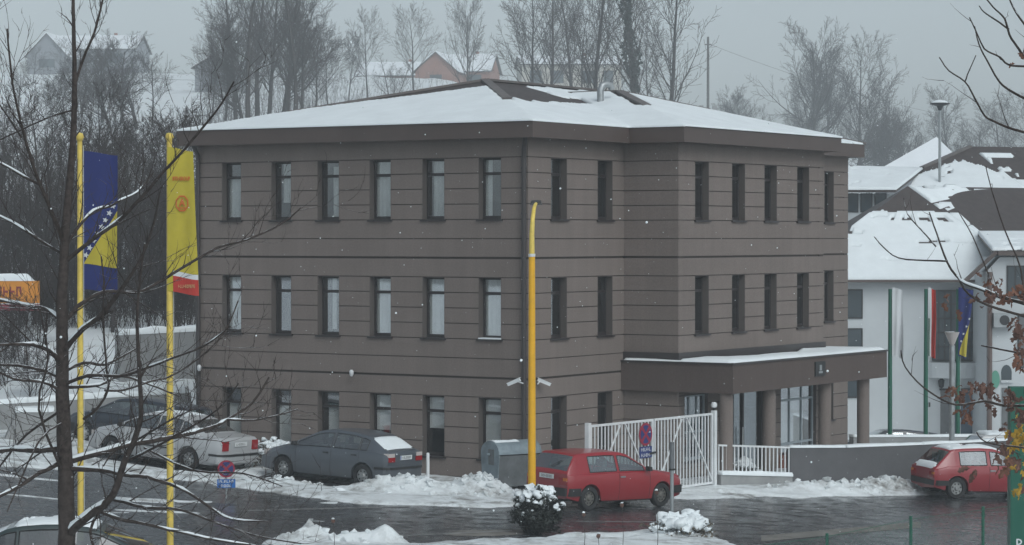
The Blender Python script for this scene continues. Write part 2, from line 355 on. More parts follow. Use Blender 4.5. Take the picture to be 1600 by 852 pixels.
def snow_t(X, Y):
    n1 = fbm(X, Y, .6, 11); n2 = fbm(X, Y, 2.2, 12); n3 = fbm(X, Y, 3.1, 13, 3)
    d = Y - np.interp(X, fx, fy) + (n1 - .5) * 1.2 + (n2 - .5) * .5
    t = np.clip(d * .28, -.3, .045) + np.clip(d * .05, 0, .05) + (n2 - .5) * .03 * (d > 0)
    # bare wet streaks in the thin margin
    t = np.where((d < 1.3) & (fbm(X * .25, Y * 1.3, 1.1, 14) > .62), t - .09, t)
    # bare asphalt apron in front of the parked silver car (left)
    for (cx, cy), a, L, W in CAR_SPOTS:
        ca, sa = math.cos(rad(a)), math.sin(rad(a)); lx = (X - cx) * ca + (Y - cy) * sa; ly = -(X - cx) * sa + (Y - cy) * ca
        t = t - .30 * np.exp(-((lx / (L * .47)) ** 6 + (ly / (W * .50)) ** 6))
    lum = np.abs(fbm(X, Y, 1.9, 21, 4) - .5) * 3; chunk = np.abs(fbm(X, Y, 3.6, 22, 2) - .5) * 3
    def pile(cx, cy, rx, ry, h, ang=0): return lump(X, Y, cx, cy, rx, ry, h, ang) * np.minimum(.50 + .60 * lum + .55 * chunk, 1.0)
    e = 0
    e = e + pile(-2.3, 64.5, 1.25, .62, .34, .05) + pile(-.75, 64.35, .60, .50, .46) + pile(-3.35, 64.4, .9, .45, .20, .1) + pile(.15, 64.0, .6, .4, .16)
    e = e + pile(7.9, 69.0, 1.0, .5, .26, .35) + pile(10.3, 70.3, .85, .5, .46, .3) + pile(9.1, 69.5, .9, .5, .24, .4) + pile(11.6, 71.1, .9, .6, .22, .3) + pile(5.6, 67.9, 1.3, .7, .10, .5)
    e = e + pile(-5.9, 65.4, 1.2, .35, .12, -.3) + pile(-9.5, 66.9, 2.2, .35, .08, -.2)
    t = np.where(e > .02, np.maximum(t, 0) * .6 + e, t)
    dn = np.interp(X, nx_, ny_, left=48, right=50) - Y + (n1 - .5) * .8 + (n2 - .5) * .35
    tn = np.clip(dn * .35, -.3, .10) + np.clip(dn * .06, 0, .10) + (n2 - .5) * .05 * (dn > 0)
    en = pile(-4.2, 53.6, .36, .30, .48) + pile(-2.65, 53.4, .38, .32, .42) + pile(-3.4, 53.3, .5, .3, .22) + pile(-4.6, 53.2, .4, .4, .26) + pile(1.6, 55.5, .9, .35, .16) + pile(3.6, 56.3, .8, .45, .20)
    tn = np.where(en > .03, np.maximum(tn, 0) * .5 + en, tn)
    t = np.maximum(t, tn)
    # isolated streaks of slush on the apron left
    st = fbm(X * .35, Y * 1.6, .8, 31)
    t = np.where((X < -4.2) & (Y > 57.5) & (Y < 66) & (st > .70), np.maximum(t, (st - .70) * .25), t)
    return t
xs = np.arange(-24, 20, .085); ys = np.arange(47, 76, .085)
X, Y = np.meshgrid(xs, ys); T = snow_t(X, Y); Z = base(X, Y) + np.maximum(T, -.004)
keep = T > 0; Fi = np.arange((len(ys) - 1) * len(xs)).reshape(len(ys) - 1, len(xs))[:, :-1]
anyk = (keep[:-1, :-1] | keep[1:, :-1] | keep[:-1, 1:] | keep[1:, 1:]); i = Fi[anyk]; n_ = len(xs)
Fq = np.stack([i, i + 1, i + n_ + 1, i + n_], 1); V = np.stack([X, Y, Z], -1).reshape(-1, 3)
us, inv = np.unique(Fq, return_inverse=True); V = V[us]; Fq = inv.reshape(-1, 4)
SNOW_SURF = mesh_np('roadside_snow', V, Fq, MAT['dirty_snow'], smooth=True)
tag(SNOW_SURF, 'ploughed dirty snow heaped along both edges of the wet street', 'snow', kind='stuff')
# broken clods lying on and around the heaps
mb = MB(); rc = np.random.default_rng(17)
for (cx, cy_, rx, ry, n) in ((-2.3, 64.4, 1.5, .6, 120), (-.7, 64.3, .8, .5, 60), (9.3, 69.7, 2.0, .6, 110), (11.4, 71.0, 1.0, .5, 40), (-3.4, 53.5, 1.3, .5, 60), (-6.2, 65.3, 1.6, .4, 30)):
    for i in range(n):
        x = cx + rc.normal(0, rx * .6); y = cy_ + rc.normal(0, ry * .6) + (.36 * (x - cx) if cx > 8 else 0); t_ = float(snow_t(np.array([[x]]), np.array([[y]]))[0, 0])
        if t_ < .03: continue
        blob(mb, (x, y, float(base(x, y)) + t_), .03 + .10 * rc.random() ** 2.2, i, 1, 1.1, .75)
tag(mb.build('snow_clods', MAT['dirty_snow']), 'broken clods of ploughed snow on the roadside heaps', 'snow', kind='stuff')
# worn markings, each a thin sheet just above the asphalt
MAT['mark'] = M('worn_road_paint', (.20, .20, .20), .5, var=.45, vscale=5)
MAT['sand'] = M('grit_on_asphalt', (.17, .16, .145), .8, var=.35, vscale=2.5)
def sheet(name, pix, mat, lift, label):
    pts = [G(*p) for p in pix]; mb = MB(); V = [(x, y, gz(x, y) + lift) for x, y in pts]; n = len(V) // 2
    mb.add(V, [(i, i + 1, 2 * n - 2 - i, 2 * n - 1 - i) for i in range(n - 1)])
    return tag(mb.build(name, mat), label, 'marking', kind='structure')
def strip(xa, ya, xb, yb, w, k=9):
    t = [(xa + (xb - xa) * i / k, ya + (yb - ya) * i / k) for i in range(k + 1)]
    return t + [(x, y + w) for x, y in t[::-1]]
sheet('edge_line', strip(385, 798, 640, 791.5, 1.6), MAT['mark'], .006, 'worn pale edge line along the far side of the street')
sheet('centre_line', strip(560, 841, 800, 829, 1.6), MAT['mark'], .006, 'worn pale centre line near the snowy bush')
sheet('far_lane_line', strip(900, 815, 1190, 817, 1.2), MAT['mark'], .006, 'faint lane line beside the red hatchback')
sheet('grit_patch', [(690, 836), (720, 830), (760, 829), (800, 828), (830, 829), (815, 836), (780, 838), (740, 839), (710, 838), (700, 837)], MAT['sand'], .005, 'pale grit spilled on the asphalt near the bush')
sheet('pavement_strip', strip(1190, 838, 1440, 816, 9), MAT['sand'], .005, 'pale gritty strip of pavement behind the green mesh fence')
# ================================================================ the brown office building
BLD = empty('office_building', (.42, 67.2, 0), math.atan2(.841, .541), 'three storey brown stucco office building with snowy hip roof', 'building')
LX, LY = 19.63, 11.28           # lengths along the right and the left facade
WX0, WX1, WO = 5.03, 14.2, 1.74  # projecting wing on the right facade
ZT = 9.24; HEADS = [8.73, 5.53, 2.33]; WH = 1.65
ROWS = sorted({z for h in HEADS for z in [h, h - .4125, h - .825, h - 1.2375, h - WH, h - WH - .515, h - WH - 1.03]} | {ZT, -1.0})
THICK = {round(h - WH - 1.03, 3) for h in HEADS}
class Fac:
    """a facade: s along it, d outward, z up, in building coordinates"""
    def __init__(s, O, a, n): s.O, s.a, s.n = O, a, n
    def pt(s, u, d, z): return (s.O[0] + s.a[0] * u + s.n[0] * d, s.O[1] + s.a[1] * u + s.n[1] * d, z)
    def box(s, mb, u0, u1, d0, d1, z0, z1, m=0):
        return mb.hexa([s.pt(u0, d0, z0), s.pt(u1, d0, z0), s.pt(u1, d1, z0), s.pt(u0, d1, z0), s.pt(u0, d0, z1), s.pt(u1, d0, z1), s.pt(u1, d1, z1), s.pt(u0, d1, z1)], m)
F_left = Fac((0, 0), (0, 1), (-1, 0)); F_main = Fac((0, 0), (1, 0), (0, -1)); F_wing = Fac((0, -WO), (1, 0), (0, -1))
F_wl = Fac((WX0, 0), (0, -1), (-1, 0)); F_wr = Fac((WX1, 0), (0, -1), (1, 0)); F_far = Fac((LX, 0), (0, 1), (1, 0)); F_back = Fac((0, LY), (1, 0), (0, 1))
core = MB()
def facade(F, u0, u1, wins, ztop=ZT, zbot=-1.0, panels=True, e0=0.0, e1=0.0, big=()):
    """wins: list of (ua,ub,za,zb). recessed backing in `core`, one proud panel object per piece; e0/e1 lengthen the panels past the corners"""
    cuts = sorted({u0, u1} | {w[0] for w in wins} | {w[1] for w in wins}); zs = sorted({z for z in ROWS if zbot < z < ztop} | {zbot, ztop} | {w[2] for w in wins} | {w[3] for w in wins})
    hit = lambda ua, ub, za, zb: any(w[0] - 1e-4 <= ua and ub <= w[1] + 1e-4 and w[2] - 1e-4 <= za and zb <= w[3] + 1e-4 for w in wins)
    for za, zb in zip(zs, zs[1:]):
        runs = []; cur = None
        for ua, ub in zip(cuts, cuts[1:]):
            if hit(ua, ub, za, zb):
                if cur: runs.append(cur); cur = None
            else: cur = [cur[0], ub] if cur else [ua, ub]
        if cur: runs.append(cur)
        for ua, ub in runs:
            F.box(core, ua, ub, -.30, -.035, za, zb)
            if panels:
                j0 = .030 if round(za, 3) in THICK else .012; j1 = .030 if round(zb, 3) in THICK else .012
                pa = ua - (e0 if ua == u0 else 0); pb = ub + (e1 if ub == u1 else 0)
                mb = MB(); F.box(mb, pa, pb, -.034, 0, za + j0, zb - (j1 if zb < ztop - .01 else 0)); mb.build('wall_panel', MAT['stucco'], BLD)
    return wins
ULEFT = [(9.65, 10.35), (7.86, 8.57), (6.19, 6.94), (4.43, 5.15), (2.66, 3.39), (.84, 1.56)]
UMAIN = [(1.15, 1.97), (3.58, 4.40)]; UWING = [(5.98, 6.80), (8.19, 9.0), (10.22, 11.03), (12.37, 13.19)]; USET = [(17.85, 18.55)]
wl = [(a, b, h - WH, h) for h in HEADS for a, b in ULEFT]
wm = [(a, b, h - WH, h) for h in HEADS for a, b in UMAIN] + [(a, b, h - WH, h) for h in HEADS for a, b in USET + [(15.2, 15.9)]]
ww = [(a, b, h - WH, h) for h in HEADS[:2] for a, b in UWING]
E_WIN = (5.38, 6.75, .35, 2.2); E_DOOR = (7.9, 10.3, -.55, 2.2); E_BIG = (11.3, 13.7, -.1, 2.2)
facade(F_left, .001, LY, wl, e0=0.0)
facade(F_main, .036, WX0 - .001, [w for w in wm if w[0] < WX0]); facade(F_main, WX1 + .001, LX - .036, [w for w in wm if w[0] > WX1])
facade(F_wing, WX0 + .036, WX1 - .036, ww + [E_WIN, E_DOOR, E_BIG], zbot=-1.0)
facade(F_wl, .036, WO - .001, [], e0=.035); facade(F_wr, .036, WO - .001, [], e0=.035); facade(F_far, .001, LY, []); facade(F_back, .036, LX - .036, [])
core.build('wall', MAT['joint'], BLD)
# dark rooms behind the glass: an inner core keeps each storey from being see-through
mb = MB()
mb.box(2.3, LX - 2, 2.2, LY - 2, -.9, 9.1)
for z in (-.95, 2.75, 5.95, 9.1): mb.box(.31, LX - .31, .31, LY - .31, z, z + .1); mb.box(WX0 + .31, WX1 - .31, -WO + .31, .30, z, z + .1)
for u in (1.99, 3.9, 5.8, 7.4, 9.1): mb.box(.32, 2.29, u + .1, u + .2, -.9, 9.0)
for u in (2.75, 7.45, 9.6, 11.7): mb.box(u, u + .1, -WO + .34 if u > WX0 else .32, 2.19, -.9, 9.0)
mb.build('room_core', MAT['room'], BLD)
def window(F, u0, u1, z0, z1, curtain=None, pane='pane', sill=True, snow=False, transom=.42, frame=MAT['frame_dark'], mull=(), d=.20, fw=.065, bars=()):
    mb = MB(); a, b = -d - .06, -d
    # reveal lining (far jambs, head) then the frame
    F.box(mb, u0, u0 + fw, a, b, z0, z1); F.box(mb, u1 - fw, u1, a, b, z0, z1)
    F.box(mb, u0 + fw, u1 - fw, a, b, z1 - fw, z1); F.box(mb, u0 + fw, u1 - fw, a, b, z0, z0 + fw + .03)
    if transom: F.box(mb, u0 + fw, u1 - fw, a, b + .004, z1 - transom - .05, z1 - transom + .03)
    for m in mull: F.box(mb, m - .02, m + .02, a, b + .003, z0 + fw, z1 - fw)
    for zz in bars: F.box(mb, u0 + fw, u1 - fw, a, b + .006, zz - .03, zz + .03)
    w = mb.build('window', frame, BLD)
    mb = MB(); F.box(mb, u0, u0 + .012, -.30, 0, z0 - .0, z1); F.box(mb, u1 - .012, u1, -.30, 0, z0, z1); F.box(mb, u0 + .012, u1 - .012, -.30, 0, z1 - .012, z1)
    mb.build('reveal', MAT['reveal'], w)
    zt = z1 - transom if transom else None
    for za, zb in ([(z0 + fw + .03, zt - .05), (zt + .03, z1 - fw)] if transom else [(z0 + fw + .03, z1 - fw)]):
        mb = MB(); F.box(mb, u0 + fw, u1 - fw, -d - .035, -d - .027, za, zb); mb.build('pane', MAT[pane], w)
    if sill:
        mb = MB(); F.box(mb, u0 - .05, u1 + .05, -d + .002, .055, z0 - .045, z0 + .006); mb.build('sill', MAT['frame_dark'], w)
        if snow:
            mb = MB(); F.box(mb, u0 + .0, u1 - .02, -d + .01, .05, z0 + .007, z0 + .04); mb.build('sill_snow', MAT['snow'], w)
    if curtain:
        kind, f0, f1, h0, h1 = curtain       # fractions of the width and height that the curtain covers
        mb = MB(); n = 14 if kind == 'pleat' else 4; L = u1 - u0; pts = []
        for i in range(n * 2 + 1):
            t = i / (n * 2); amp = .030 if kind == 'pleat' else .012
            pts.append((u0 + L * (f0 + (f1 - f0) * t), -d - .085 + (amp if i % 2 else -amp)))
        za = z0 + (z1 - z0) * h0; zb = z0 + (z1 - z0) * h1
        vs = [F.pt(u, dd, za) for u, dd in pts] + [F.pt(u, dd, zb) for u, dd in pts]; k = len(pts)
        mb.add(vs, [(i, i + 1, i + 1 + k, i + k) for i in range(k - 1)])
        mb.build('blind' if kind == 'pleat' else 'curtain', MAT['curtain_warm' if kind == 'warm' else 'curtain'], w)
    return w
C_ = ('flat', 0, 1, 0, 1)
LEFTC = [[('flat', .05, 1, 0, .74), ('flat', .30, .95, .30, 1), ('flat', .45, .8, 0, .9), ('flat', .0, 1, 0, 1), ('flat', .25, .95, 0, .95), ('flat', 0, .35, 0, 1)],
         [('flat', .0, 1, 0, 1), ('flat', .7, 1, .2, 1), ('flat', .4, .6, .1, 1), C_, C_, C_],
         [('pleat', .0, .95, 0, .76), ('pleat', .1, 1, 0, .74), ('pleat', .25, .75, 0, .74), ('pleat', 0, 1, .38, 1), ('pleat', 0, 1, .45, 1), ('pleat', 0, 1, 0, .95)]]
for r, h in enumerate(HEADS):
    for c, (a, b) in enumerate(ULEFT):
        window(F_left, a, b, h - WH, h, LEFTC[r][c][:1] + (1 - LEFTC[r][c][2], 1 - LEFTC[r][c][1]) + LEFTC[r][c][3:] if LEFTC[r][c] else None,
               'pane' if r < 2 else 'pane_clear', snow=(r == 1 and c == 5))
RC = {(0, 0): ('flat', 0, .45, 0, 1), (1, 0): ('warm', 0, .6, 0, 1), (1, 1): ('flat', .3, .5, .1, .8), (2, 0): ('flat', 0, .5, 0, .5), (2, 1): None}
for r, h in enumerate(HEADS):
    for c, (a, b) in enumerate(UMAIN): window(F_main, a, b, h - WH, h, RC.get((r, c)), 'pane_clear' if RC.get((r, c)) else 'pane_dark')
    for a, b in USET + [(15.2, 15.9)]: window(F_main, a, b, h - WH, h, None, 'pane_dark')
WC = {(0, 0): ('flat', 0, .35, .1, 1), (1, 1): ('flat', 0, .4, .3, .9), (0, 1): ('flat', 0, .25, .3, .7)}
for r, h in enumerate(HEADS[:2]):
    for c, (a, b) in enumerate(UWING): window(F_wing, a, b, h - WH, h, WC.get((r, c)), 'pane_clear' if WC.get((r, c)) else 'pane_dark')
# entrance under the canopy
MAT['pale_frame'] = M('pale_blue_frame', (.38, .44, .48), .5, var=.1)
window(F_wing, *E_WIN, None, 'pane_dark', sill=True, transom=.0, frame=MAT['pale_frame'], mull=(5.83, 6.3), bars=(1.15,), d=.1)
window(F_wing, *E_BIG, ('flat', .02, .78, .22, .82), 'pane', sill=False, transom=0, frame=MAT['pale_frame'], mull=(12.1, 12.9), bars=(1.72, .42), d=.1)
mb = MB(); F_wing.box(mb, E_BIG[0] - .1, E_BIG[1] + .1, .002, .10, -.62, .12)
par = mb.build('brick_parapet', MAT['brick'], BLD)
bm_ = MB().box(0, .23, 0, .02, 0, .062); proto = None
for r in range(9):
    for c in range(10):
        u = E_BIG[0] - .09 + c * .252 + (.126 if r % 2 else 0)
        if u + .23 > E_BIG[1] + .1: continue
        if proto is None: proto = bm_.build('brick', MAT['brick'], par); o = proto
        else: o = proto.copy(); COL.objects.link(o)
        o.location = (u, -WO - .118, -.60 + r * .078)
mb = MB(); F_wing.box(mb, 7.9, 7.98, -.2, -.1, -.55, 2.2); F_wing.box(mb, 10.22, 10.3, -.2, -.1, -.55, 2.2); F_wing.box(mb, 7.98, 10.22, -.2, -.1, 2.1, 2.2); F_wing.box(mb, 9.06, 9.14, -.2, -.1, -.55, 2.1)
dr = mb.build('entrance_door', MAT['frame_dark'], BLD)
for a, b in ((7.98, 9.06), (9.14, 10.22)):
    mb = MB(); F_wing.box(mb, a, b, -.16, -.15, -.55, 2.1); mb.build('pane', MAT['pane_dark'], dr)
mb = MB(); mb.tube([F_wing.pt(8.95, -.04, .2), F_wing.pt(8.95, -.04, 1.1)], .018); mb.build('door_handle', MAT['white_metal'], dr)
# canopy
CX0, CX1, CY = 4.86, 14.92, -3.53; CZ0, CZ1 = 2.33, 3.12
mb = MB(); mb.box(CX0, CX1, CY, -WO - .002, CZ0, CZ1); mb.box(CX0, WX0 - .002, -WO - .002, -.002, CZ0, CZ1); mb.box(WX1 + .002, CX1, -WO - .002, -.002, CZ0, CZ1)
cp = mb.build('canopy', MAT['stucco_dark'], BLD)
mb = MB(); mb.box(CX0 - .03, CX1 + .03, CY - .03, CY + .06, CZ1, CZ1 + .05); mb.box(CX0 - .03, CX0 + .06, CY + .06, -.002, CZ1, CZ1 + .05); mb.box(CX1 - .06, CX1 + .03, CY + .06, -.002, CZ1, CZ1 + .05)
mb.build('flashing', MAT['pipe'], cp)
mb = MB(); mb.box(WX0 - .06, WX1 + .06, -WO - .05, -WO - .003, CZ1 + .001, CZ1 + .28); mb.box(WX0 - .06, WX0 - .003, -WO - .003, -.003, CZ1 + .001, CZ1 + .28); mb.build('upstand', MAT['pipe'], cp)
xs = np.arange(CX0 + .0, CX1 + .001, .1); ys = np.arange(CY + .0, -.05, .08); X, Y = np.meshgrid(xs, ys)
T = .05 + .08 * fbm(X, Y, .5, 41) - .35 * sstep(-WO - .9, -WO - .5, Y) * sstep(6.4, 7.6, X) * (1 - sstep(11.6, 12.6, X)) * (fbm(X, Y, .6, 5) * .8 + .5)
T = np.where((Y > -WO - .05) & (X > WX0 - .05) & (X < WX1 + .05), -1, T) * np.minimum(1, 1.0) ; T = T - .1 * (1 - np.minimum(1, (X - CX0) / .15)) - .1 * (1 - np.minimum(1, (CX1 - X) / .15)) - .08 * (1 - np.minimum(1, (Y - CY) / .16))
def cover(name, X, Y, T, zf, mat, parent):
    n_ = X.shape[1]; keep = T > 0; bad = T < -.9; Fi = np.arange((X.shape[0] - 1) * n_).reshape(X.shape[0] - 1, n_)[:, :-1]
    k = (keep[:-1, :-1].astype(int) + keep[1:, :-1] + keep[:-1, 1:] + keep[1:, 1:]) >= 2; k &= ~(bad[:-1, :-1] | bad[1:, :-1] | bad[:-1, 1:] | bad[1:, 1:]); i = Fi[k]
    Fq = np.stack([i, i + 1, i + n_ + 1, i + n_], 1); V = np.stack([X, Y, zf + np.maximum(T, .004)], -1).reshape(-1, 3)
    us, inv = np.unique(Fq, return_inverse=True); V = V[us]; Fq = inv.reshape(-1, 4)
    # skirt: drop border verts by adding a lower copy
    from collections import Counter
    ec = Counter()
    for f in Fq:
        for a, b in ((0, 1), (1, 2), (2, 3), (3, 0)): ec[(f[a], f[b])] += 1
    bor = [(a, b) for (a, b) in ec if (b, a) not in ec]
    zlow = (zf - .02 if np.isscalar(zf) else None)
    zl = np.full(len(V), zf + .002) if np.isscalar(zf) else (zf.reshape(-1)[us] + .002)
    n0 = len(V); V2 = V.copy(); V2[:, 2] = zl; V = np.vstack([V, V2]); Fs = np.array([(b, a, a + n0, b + n0) for a, b in bor]).reshape(-1, 4)
    return mesh_np(name, V, np.vstack([Fq, Fs]), mat, parent, smooth=True)
cover('canopy_snow', X, Y, T, CZ1 + .05, MAT['snow'], cp)
for i, (cx) in enumerate((5.1, 7.68, 11.27, 13.93)):
    mb = MB().lathe([(.19, -1.2), (.19, CZ0)], (cx, -3.2, 0), 20); mb.build('column', MAT['stucco'], BLD, smooth=40)
# plaque on the canopy front
mb = MB(); mb.box(9.9, 10.55, CY - .04, CY - .002, 2.58, 3.0); pq = mb.build('plaque', MAT['black'], BLD)
mb = MB(); mb.box(10.1, 10.35, CY - .048, CY - .041, 2.66, 2.72); mb.box(10.15, 10.3, CY - .048, CY - .041, 2.74, 2.9); mb.build('emblem', MAT['steel'], pq)
# roof ----------------------------------------------------------------
OV = .40; ZE = 9.65
RX0, RX1, RY, ZR = 6.5, 13.1, 5.64, 11.25
SL = (ZR - ZE) / (RY + OV); WAX = (WX0 + WX1) / 2; WHW = (WX1 - WX0) / 2 + OV; ZW = ZE + SL * WHW; WAY = -WO - OV + WHW; WJ = (ZW - ZE) / SL - OV
E0, E1, E2, E3 = (-OV, -OV, ZE), (LX + OV, -OV, ZE), (LX + OV, LY + OV, ZE), (-OV, LY + OV, ZE)
R0, R1 = (RX0, RY, ZR), (RX1, RY, ZR); WA, WB = (WAX, WAY, ZW), (WAX, WJ, ZW)
w0, w1 = (WX0 - OV, -WO - OV, ZE), (WX1 + OV, -WO - OV, ZE); v0, v1 = (WX0 - OV, -OV, ZE), (WX1 + OV, -OV, ZE)
mb = MB()
mb.add([E0, E3, R0], [(0, 2, 1)]); mb.add([E0, E1, R1, R0], [(0, 1, 2, 3)]); mb.add([E1, E2, R1], [(0, 1, 2)]); mb.add([E3, E2, R1, R0], [(0, 3, 2, 1)])
mb.add([w0, w1, WA], [(0, 1, 2)]); mb.add([w0, WA, WB, v0], [(0, 1, 2, 3)]); mb.add([w1, v1, WB, WA], [(0, 1, 2, 3)])
roof = mb.build('roof', MAT['roofing'], BLD)
def fz0(): return ZT - .02
mb = MB(); zf = 9.22; t = .05
def ring(a, b):  # fascia board between eave corners, outside face on the eave line
    ax, ay = a[:2]; bx, by = b[:2]; dx, dy = bx - ax, by - ay; L = math.hypot(dx, dy); nx, ny = -dy / L, dx / L
    mb.hexa([(ax, ay, zf), (bx, by, zf), (bx + nx * t, by + ny * t, zf), (ax + nx * t, ay + ny * t, zf), (ax, ay, ZE - .003), (bx, by, ZE - .003), (bx + nx * t, by + ny * t, ZE - .003), (ax + nx * t, ay + ny * t, ZE - .003)])
sh = lambda p, x, y: (p[0] + x, p[1] + y, p[2])
for a, b in ((E0, sh(v0, .05, 0)), (sh(v0, 0, -.001), w0), (sh(w0, .05, 0), sh(w1, -.05, 0)), (w1, sh(v1, 0, -.001)), (sh(v1, -.05, 0), E1), (sh(E1, 0, .05), sh(E2, 0, -.05)), (E2, E3), (sh(E3, 0, -.05), sh(E0, 0, .05))): ring(a, b)
mb.build('fascia', MAT['fascia'], roof)
mb = MB(); mb.box(-OV + .05, LX + OV - .05, -OV + .05, LY + OV - .05, zf + .02, zf + .05); mb.box(WX0 - OV + .05, WX1 + OV - .05, -WO - OV + .05, -OV + .049, zf + .02, zf + .05); mb.build('soffit', MAT['fascia'], roof)
for a, b, k0 in ((E0, R0, .50), (E3, R0, .35), (R0, R1, 0), (R1, E1, .1), (w0, WA, .55), (w1, WA, .6), (WA, WB, 0)):
    a = Vector(a) + Vector((0, 0, .03)); b = Vector(b) + Vector((0, 0, .03))
    MB().bar(a.lerp(b, k0), b, .26, .07).build('ridge_cap', MAT['ridge'], roof)
def roofz(X, Y):
    m = np.minimum.reduce([ZE + SL * (Y + OV), ZE + SL * (LY + OV - Y), ZE + (ZR - ZE) / (RX0 + OV) * (X + OV), ZE + (ZR - ZE) / (LX + OV - RX1) * (LX + OV - X)])
    w = np.minimum.reduce([ZE + SL * (Y + WO + OV), ZE + SL * (X - WX0 + OV), ZE + SL * (WX1 + OV - X)])
    w = np.where((Y < WJ) & (X > WX0 - OV - .06) & (X < WX1 + OV + .06), w, -99)
    m = np.where(Y >= -OV - .06, m, -99); return np.maximum(m, w), w > m
xs = np.arange(-OV - .04, LX + OV + .05, .08); ys = np.arange(-WO - OV - .04, LY + OV + .05, .08); X, Y = np.meshgrid(xs, ys)
Z, isw = roofz(np.clip(X, -OV, LX + OV), np.clip(Y, -WO - OV, LY + OV)); H = Z - ZE
inwing = (X > WX0 - OV - .045) & (X < WX1 + OV + .045); valid = (Y > -OV - .045) | inwing
n1 = fbm(X, Y, .7, 51); n2 = fbm(X, Y, 2.5, 52)
hl = (X + OV) / (RX0 + OV); hr = (Y + OV) / (RY + OV)
left_face = (~isw) & (hl <= hr) & (hl <= (LY + OV - Y) / (RY + OV)); right_face = (~isw) & (hr < hl)
cut = np.full(X.shape, 9.0)
cut = np.where(left_face, .86 - .75 * np.clip(hr - hl - .0, 0, 1) * 0 - .10 * sstep(.0, .5, np.abs(Y - RY) / RY) + (n1 - .5) * .10 + (n2 - .5) * .05, cut)
frac = np.where(left_face, hl, hr)
bare_r = .55 + .30 * sstep(6.0, 9.0, X) + (n1 - .5) * .25 + (n2 - .5) * .1
cut = np.where(right_face, bare_r, cut)
T = np.where(frac < cut, .045 + .04 * n1, -.05)
T = np.where(isw, .045 + .04 * n1, T)
patch = right_face & (hr > .66 + (n2 - .5) * .1) & (X > 7.6) & (hr < .93 + (n2 - .5) * .1) & (X < 13.5 + n2); T = np.where(patch, .05, T)
band = right_face & (hr > .48 + .02 * (X - 5) + (n2 - .5) * .12) & (hr < .68 + (n2 - .5) * .10) & (X > 3.6) & (X < 11.3 + n2); T = np.where(band, -.05, T)
# snow slid off the hip and ridge lines near the summit
dh = np.abs(hl - hr); T = np.where((~isw) & (dh < .035) & (H > .72), -.05, T)
T = np.where(isw & (np.abs((Y + WO + OV) - (X - WX0 + OV)) < .25 + n2 * .2) & (H > .75), -.05, T)
slot = isw & (fbm(X * .35, Y * 2.2, 1.2, 55) > .80); T = np.where(slot, -.02, T)
slot2 = right_face & (H < .6) & (H > .2) & (fbm(X * .35, Y * 2.4, 1.1, 57) > .79); T = np.where(slot2, -.02, T)
gap = (X > LX - .55) & (X < LX - .35) & (Y < .4); T = np.where(gap, -.02, T)
eb = (LY + OV - Y) / (RY + OV) - hl; T = np.where(left_face & ((eb < .36 * sstep(.30, .95, hl) + (n2 - .5) * .06) | (hl > .84 + (n1 - .5) * .10)), -.05, T)
T = np.where(right_face & (X < 7.4 + n1) & (hr > .40 + .030 * X + (n1 - .5) * .16 + (n2 - .5) * .06) & (X > 2.5), -.05, T)
T = np.where(valid, T, -1); T = np.where(H < .02, np.minimum(T, .055), T)
cover('roof_snow', X, Y, T, Z, MAT['snow'], roof)
# gooseneck vent
p = Vector((8.1, 2.6, 0)); p.z = float(roofz(np.array([[8.1]]), np.array([[2.6]]))[0][0, 0])
mb = MB().tube([p, p + Vector((0, 0, .38)), p + Vector((.06, -.02, .52)), p + Vector((.20, -.08, .58)), p + Vector((.34, -.14, .54)), p + Vector((.38, -.16, .42))], .10, 10)
mb.build('roof_vent', MAT['steel'], roof, smooth=40)
# downpipes
def downpipe(x, y, ox, oy):
    mb = MB().tube([(x + ox * 2.6, y + oy * 2.6, 9.30), (x + ox * 1.6, y + oy * 1.6, 9.16), (x, y, 8.95), (x, y, 8.6), (x, y, 4), (x, y, -.5)], .065, 10)
    for z in (1.2, 3.4, 5.2, 7.2, 8.4): mb.lathe([(.066, z), (.082, z), (.082, z + .05), (.066, z + .05)], (x, y, 0), 12)
    return mb.build('downpipe', MAT['pipe'], BLD, smooth=40)
downpipe(-.09, .07, -.06, -.06); downpipe(-.09, LY - .12, -.1, .0)
# ================================================================ cars
def paint(name, col, dirt=.35):
    m, t, b = new_mat(name); b.inputs['Roughness'].default_value = .32; b.inputs['Coat Weight'].default_value = .6; b.inputs['Coat Roughness'].default_value = .12
    n = tex_noise(t, 3.2, 6, .7); c = t.nodes.new('ShaderNodeTexCoord'); sp = t.nodes.new('ShaderNodeSeparateXYZ'); t.links.new(c.outputs['Object'], sp.inputs[0])
    # road grime splashed on the lower body
    mr = t.nodes.new('ShaderNodeMapRange'); mr.inputs[1].default_value = .75; mr.inputs[2].default_value = .2; t.links.new(sp.outputs[2], mr.inputs[0])
    ad = t.nodes.new('ShaderNodeMath'); ad.operation = 'MULTIPLY'; t.links.new(mr.outputs[0], ad.inputs[0]); t.links.new(n.outputs['Fac'], ad.inputs[1])
    sc = t.nodes.new('ShaderNodeMath'); sc.operation = 'MULTIPLY'; sc.inputs[1].default_value = dirt * 2; sc.use_clamp = True; t.links.new(ad.outputs[0], sc.inputs[0])
    mx = t.nodes.new('ShaderNodeMix'); mx.data_type = 'RGBA'; mx.inputs[6].default_value = (*col, 1); mx.inputs[7].default_value = (.10, .10, .10, 1)
    t.links.new(sc.outputs[0], mx.inputs[0]); t.links.new(mx.outputs[2], b.inputs['Base Color'])
    ro = ramp(t, sc.outputs[0], [(0, .32), (.6, .75)]); t.links.new(ro.outputs[0], b.inputs['Roughness']); return m
MAT['car_glass'] = glass_mat('car_glass', (.66, .78, .75), .26)
MAT['car_glass_dark'] = glass_mat('dark_car_glass', (.16, .24, .23), .13)
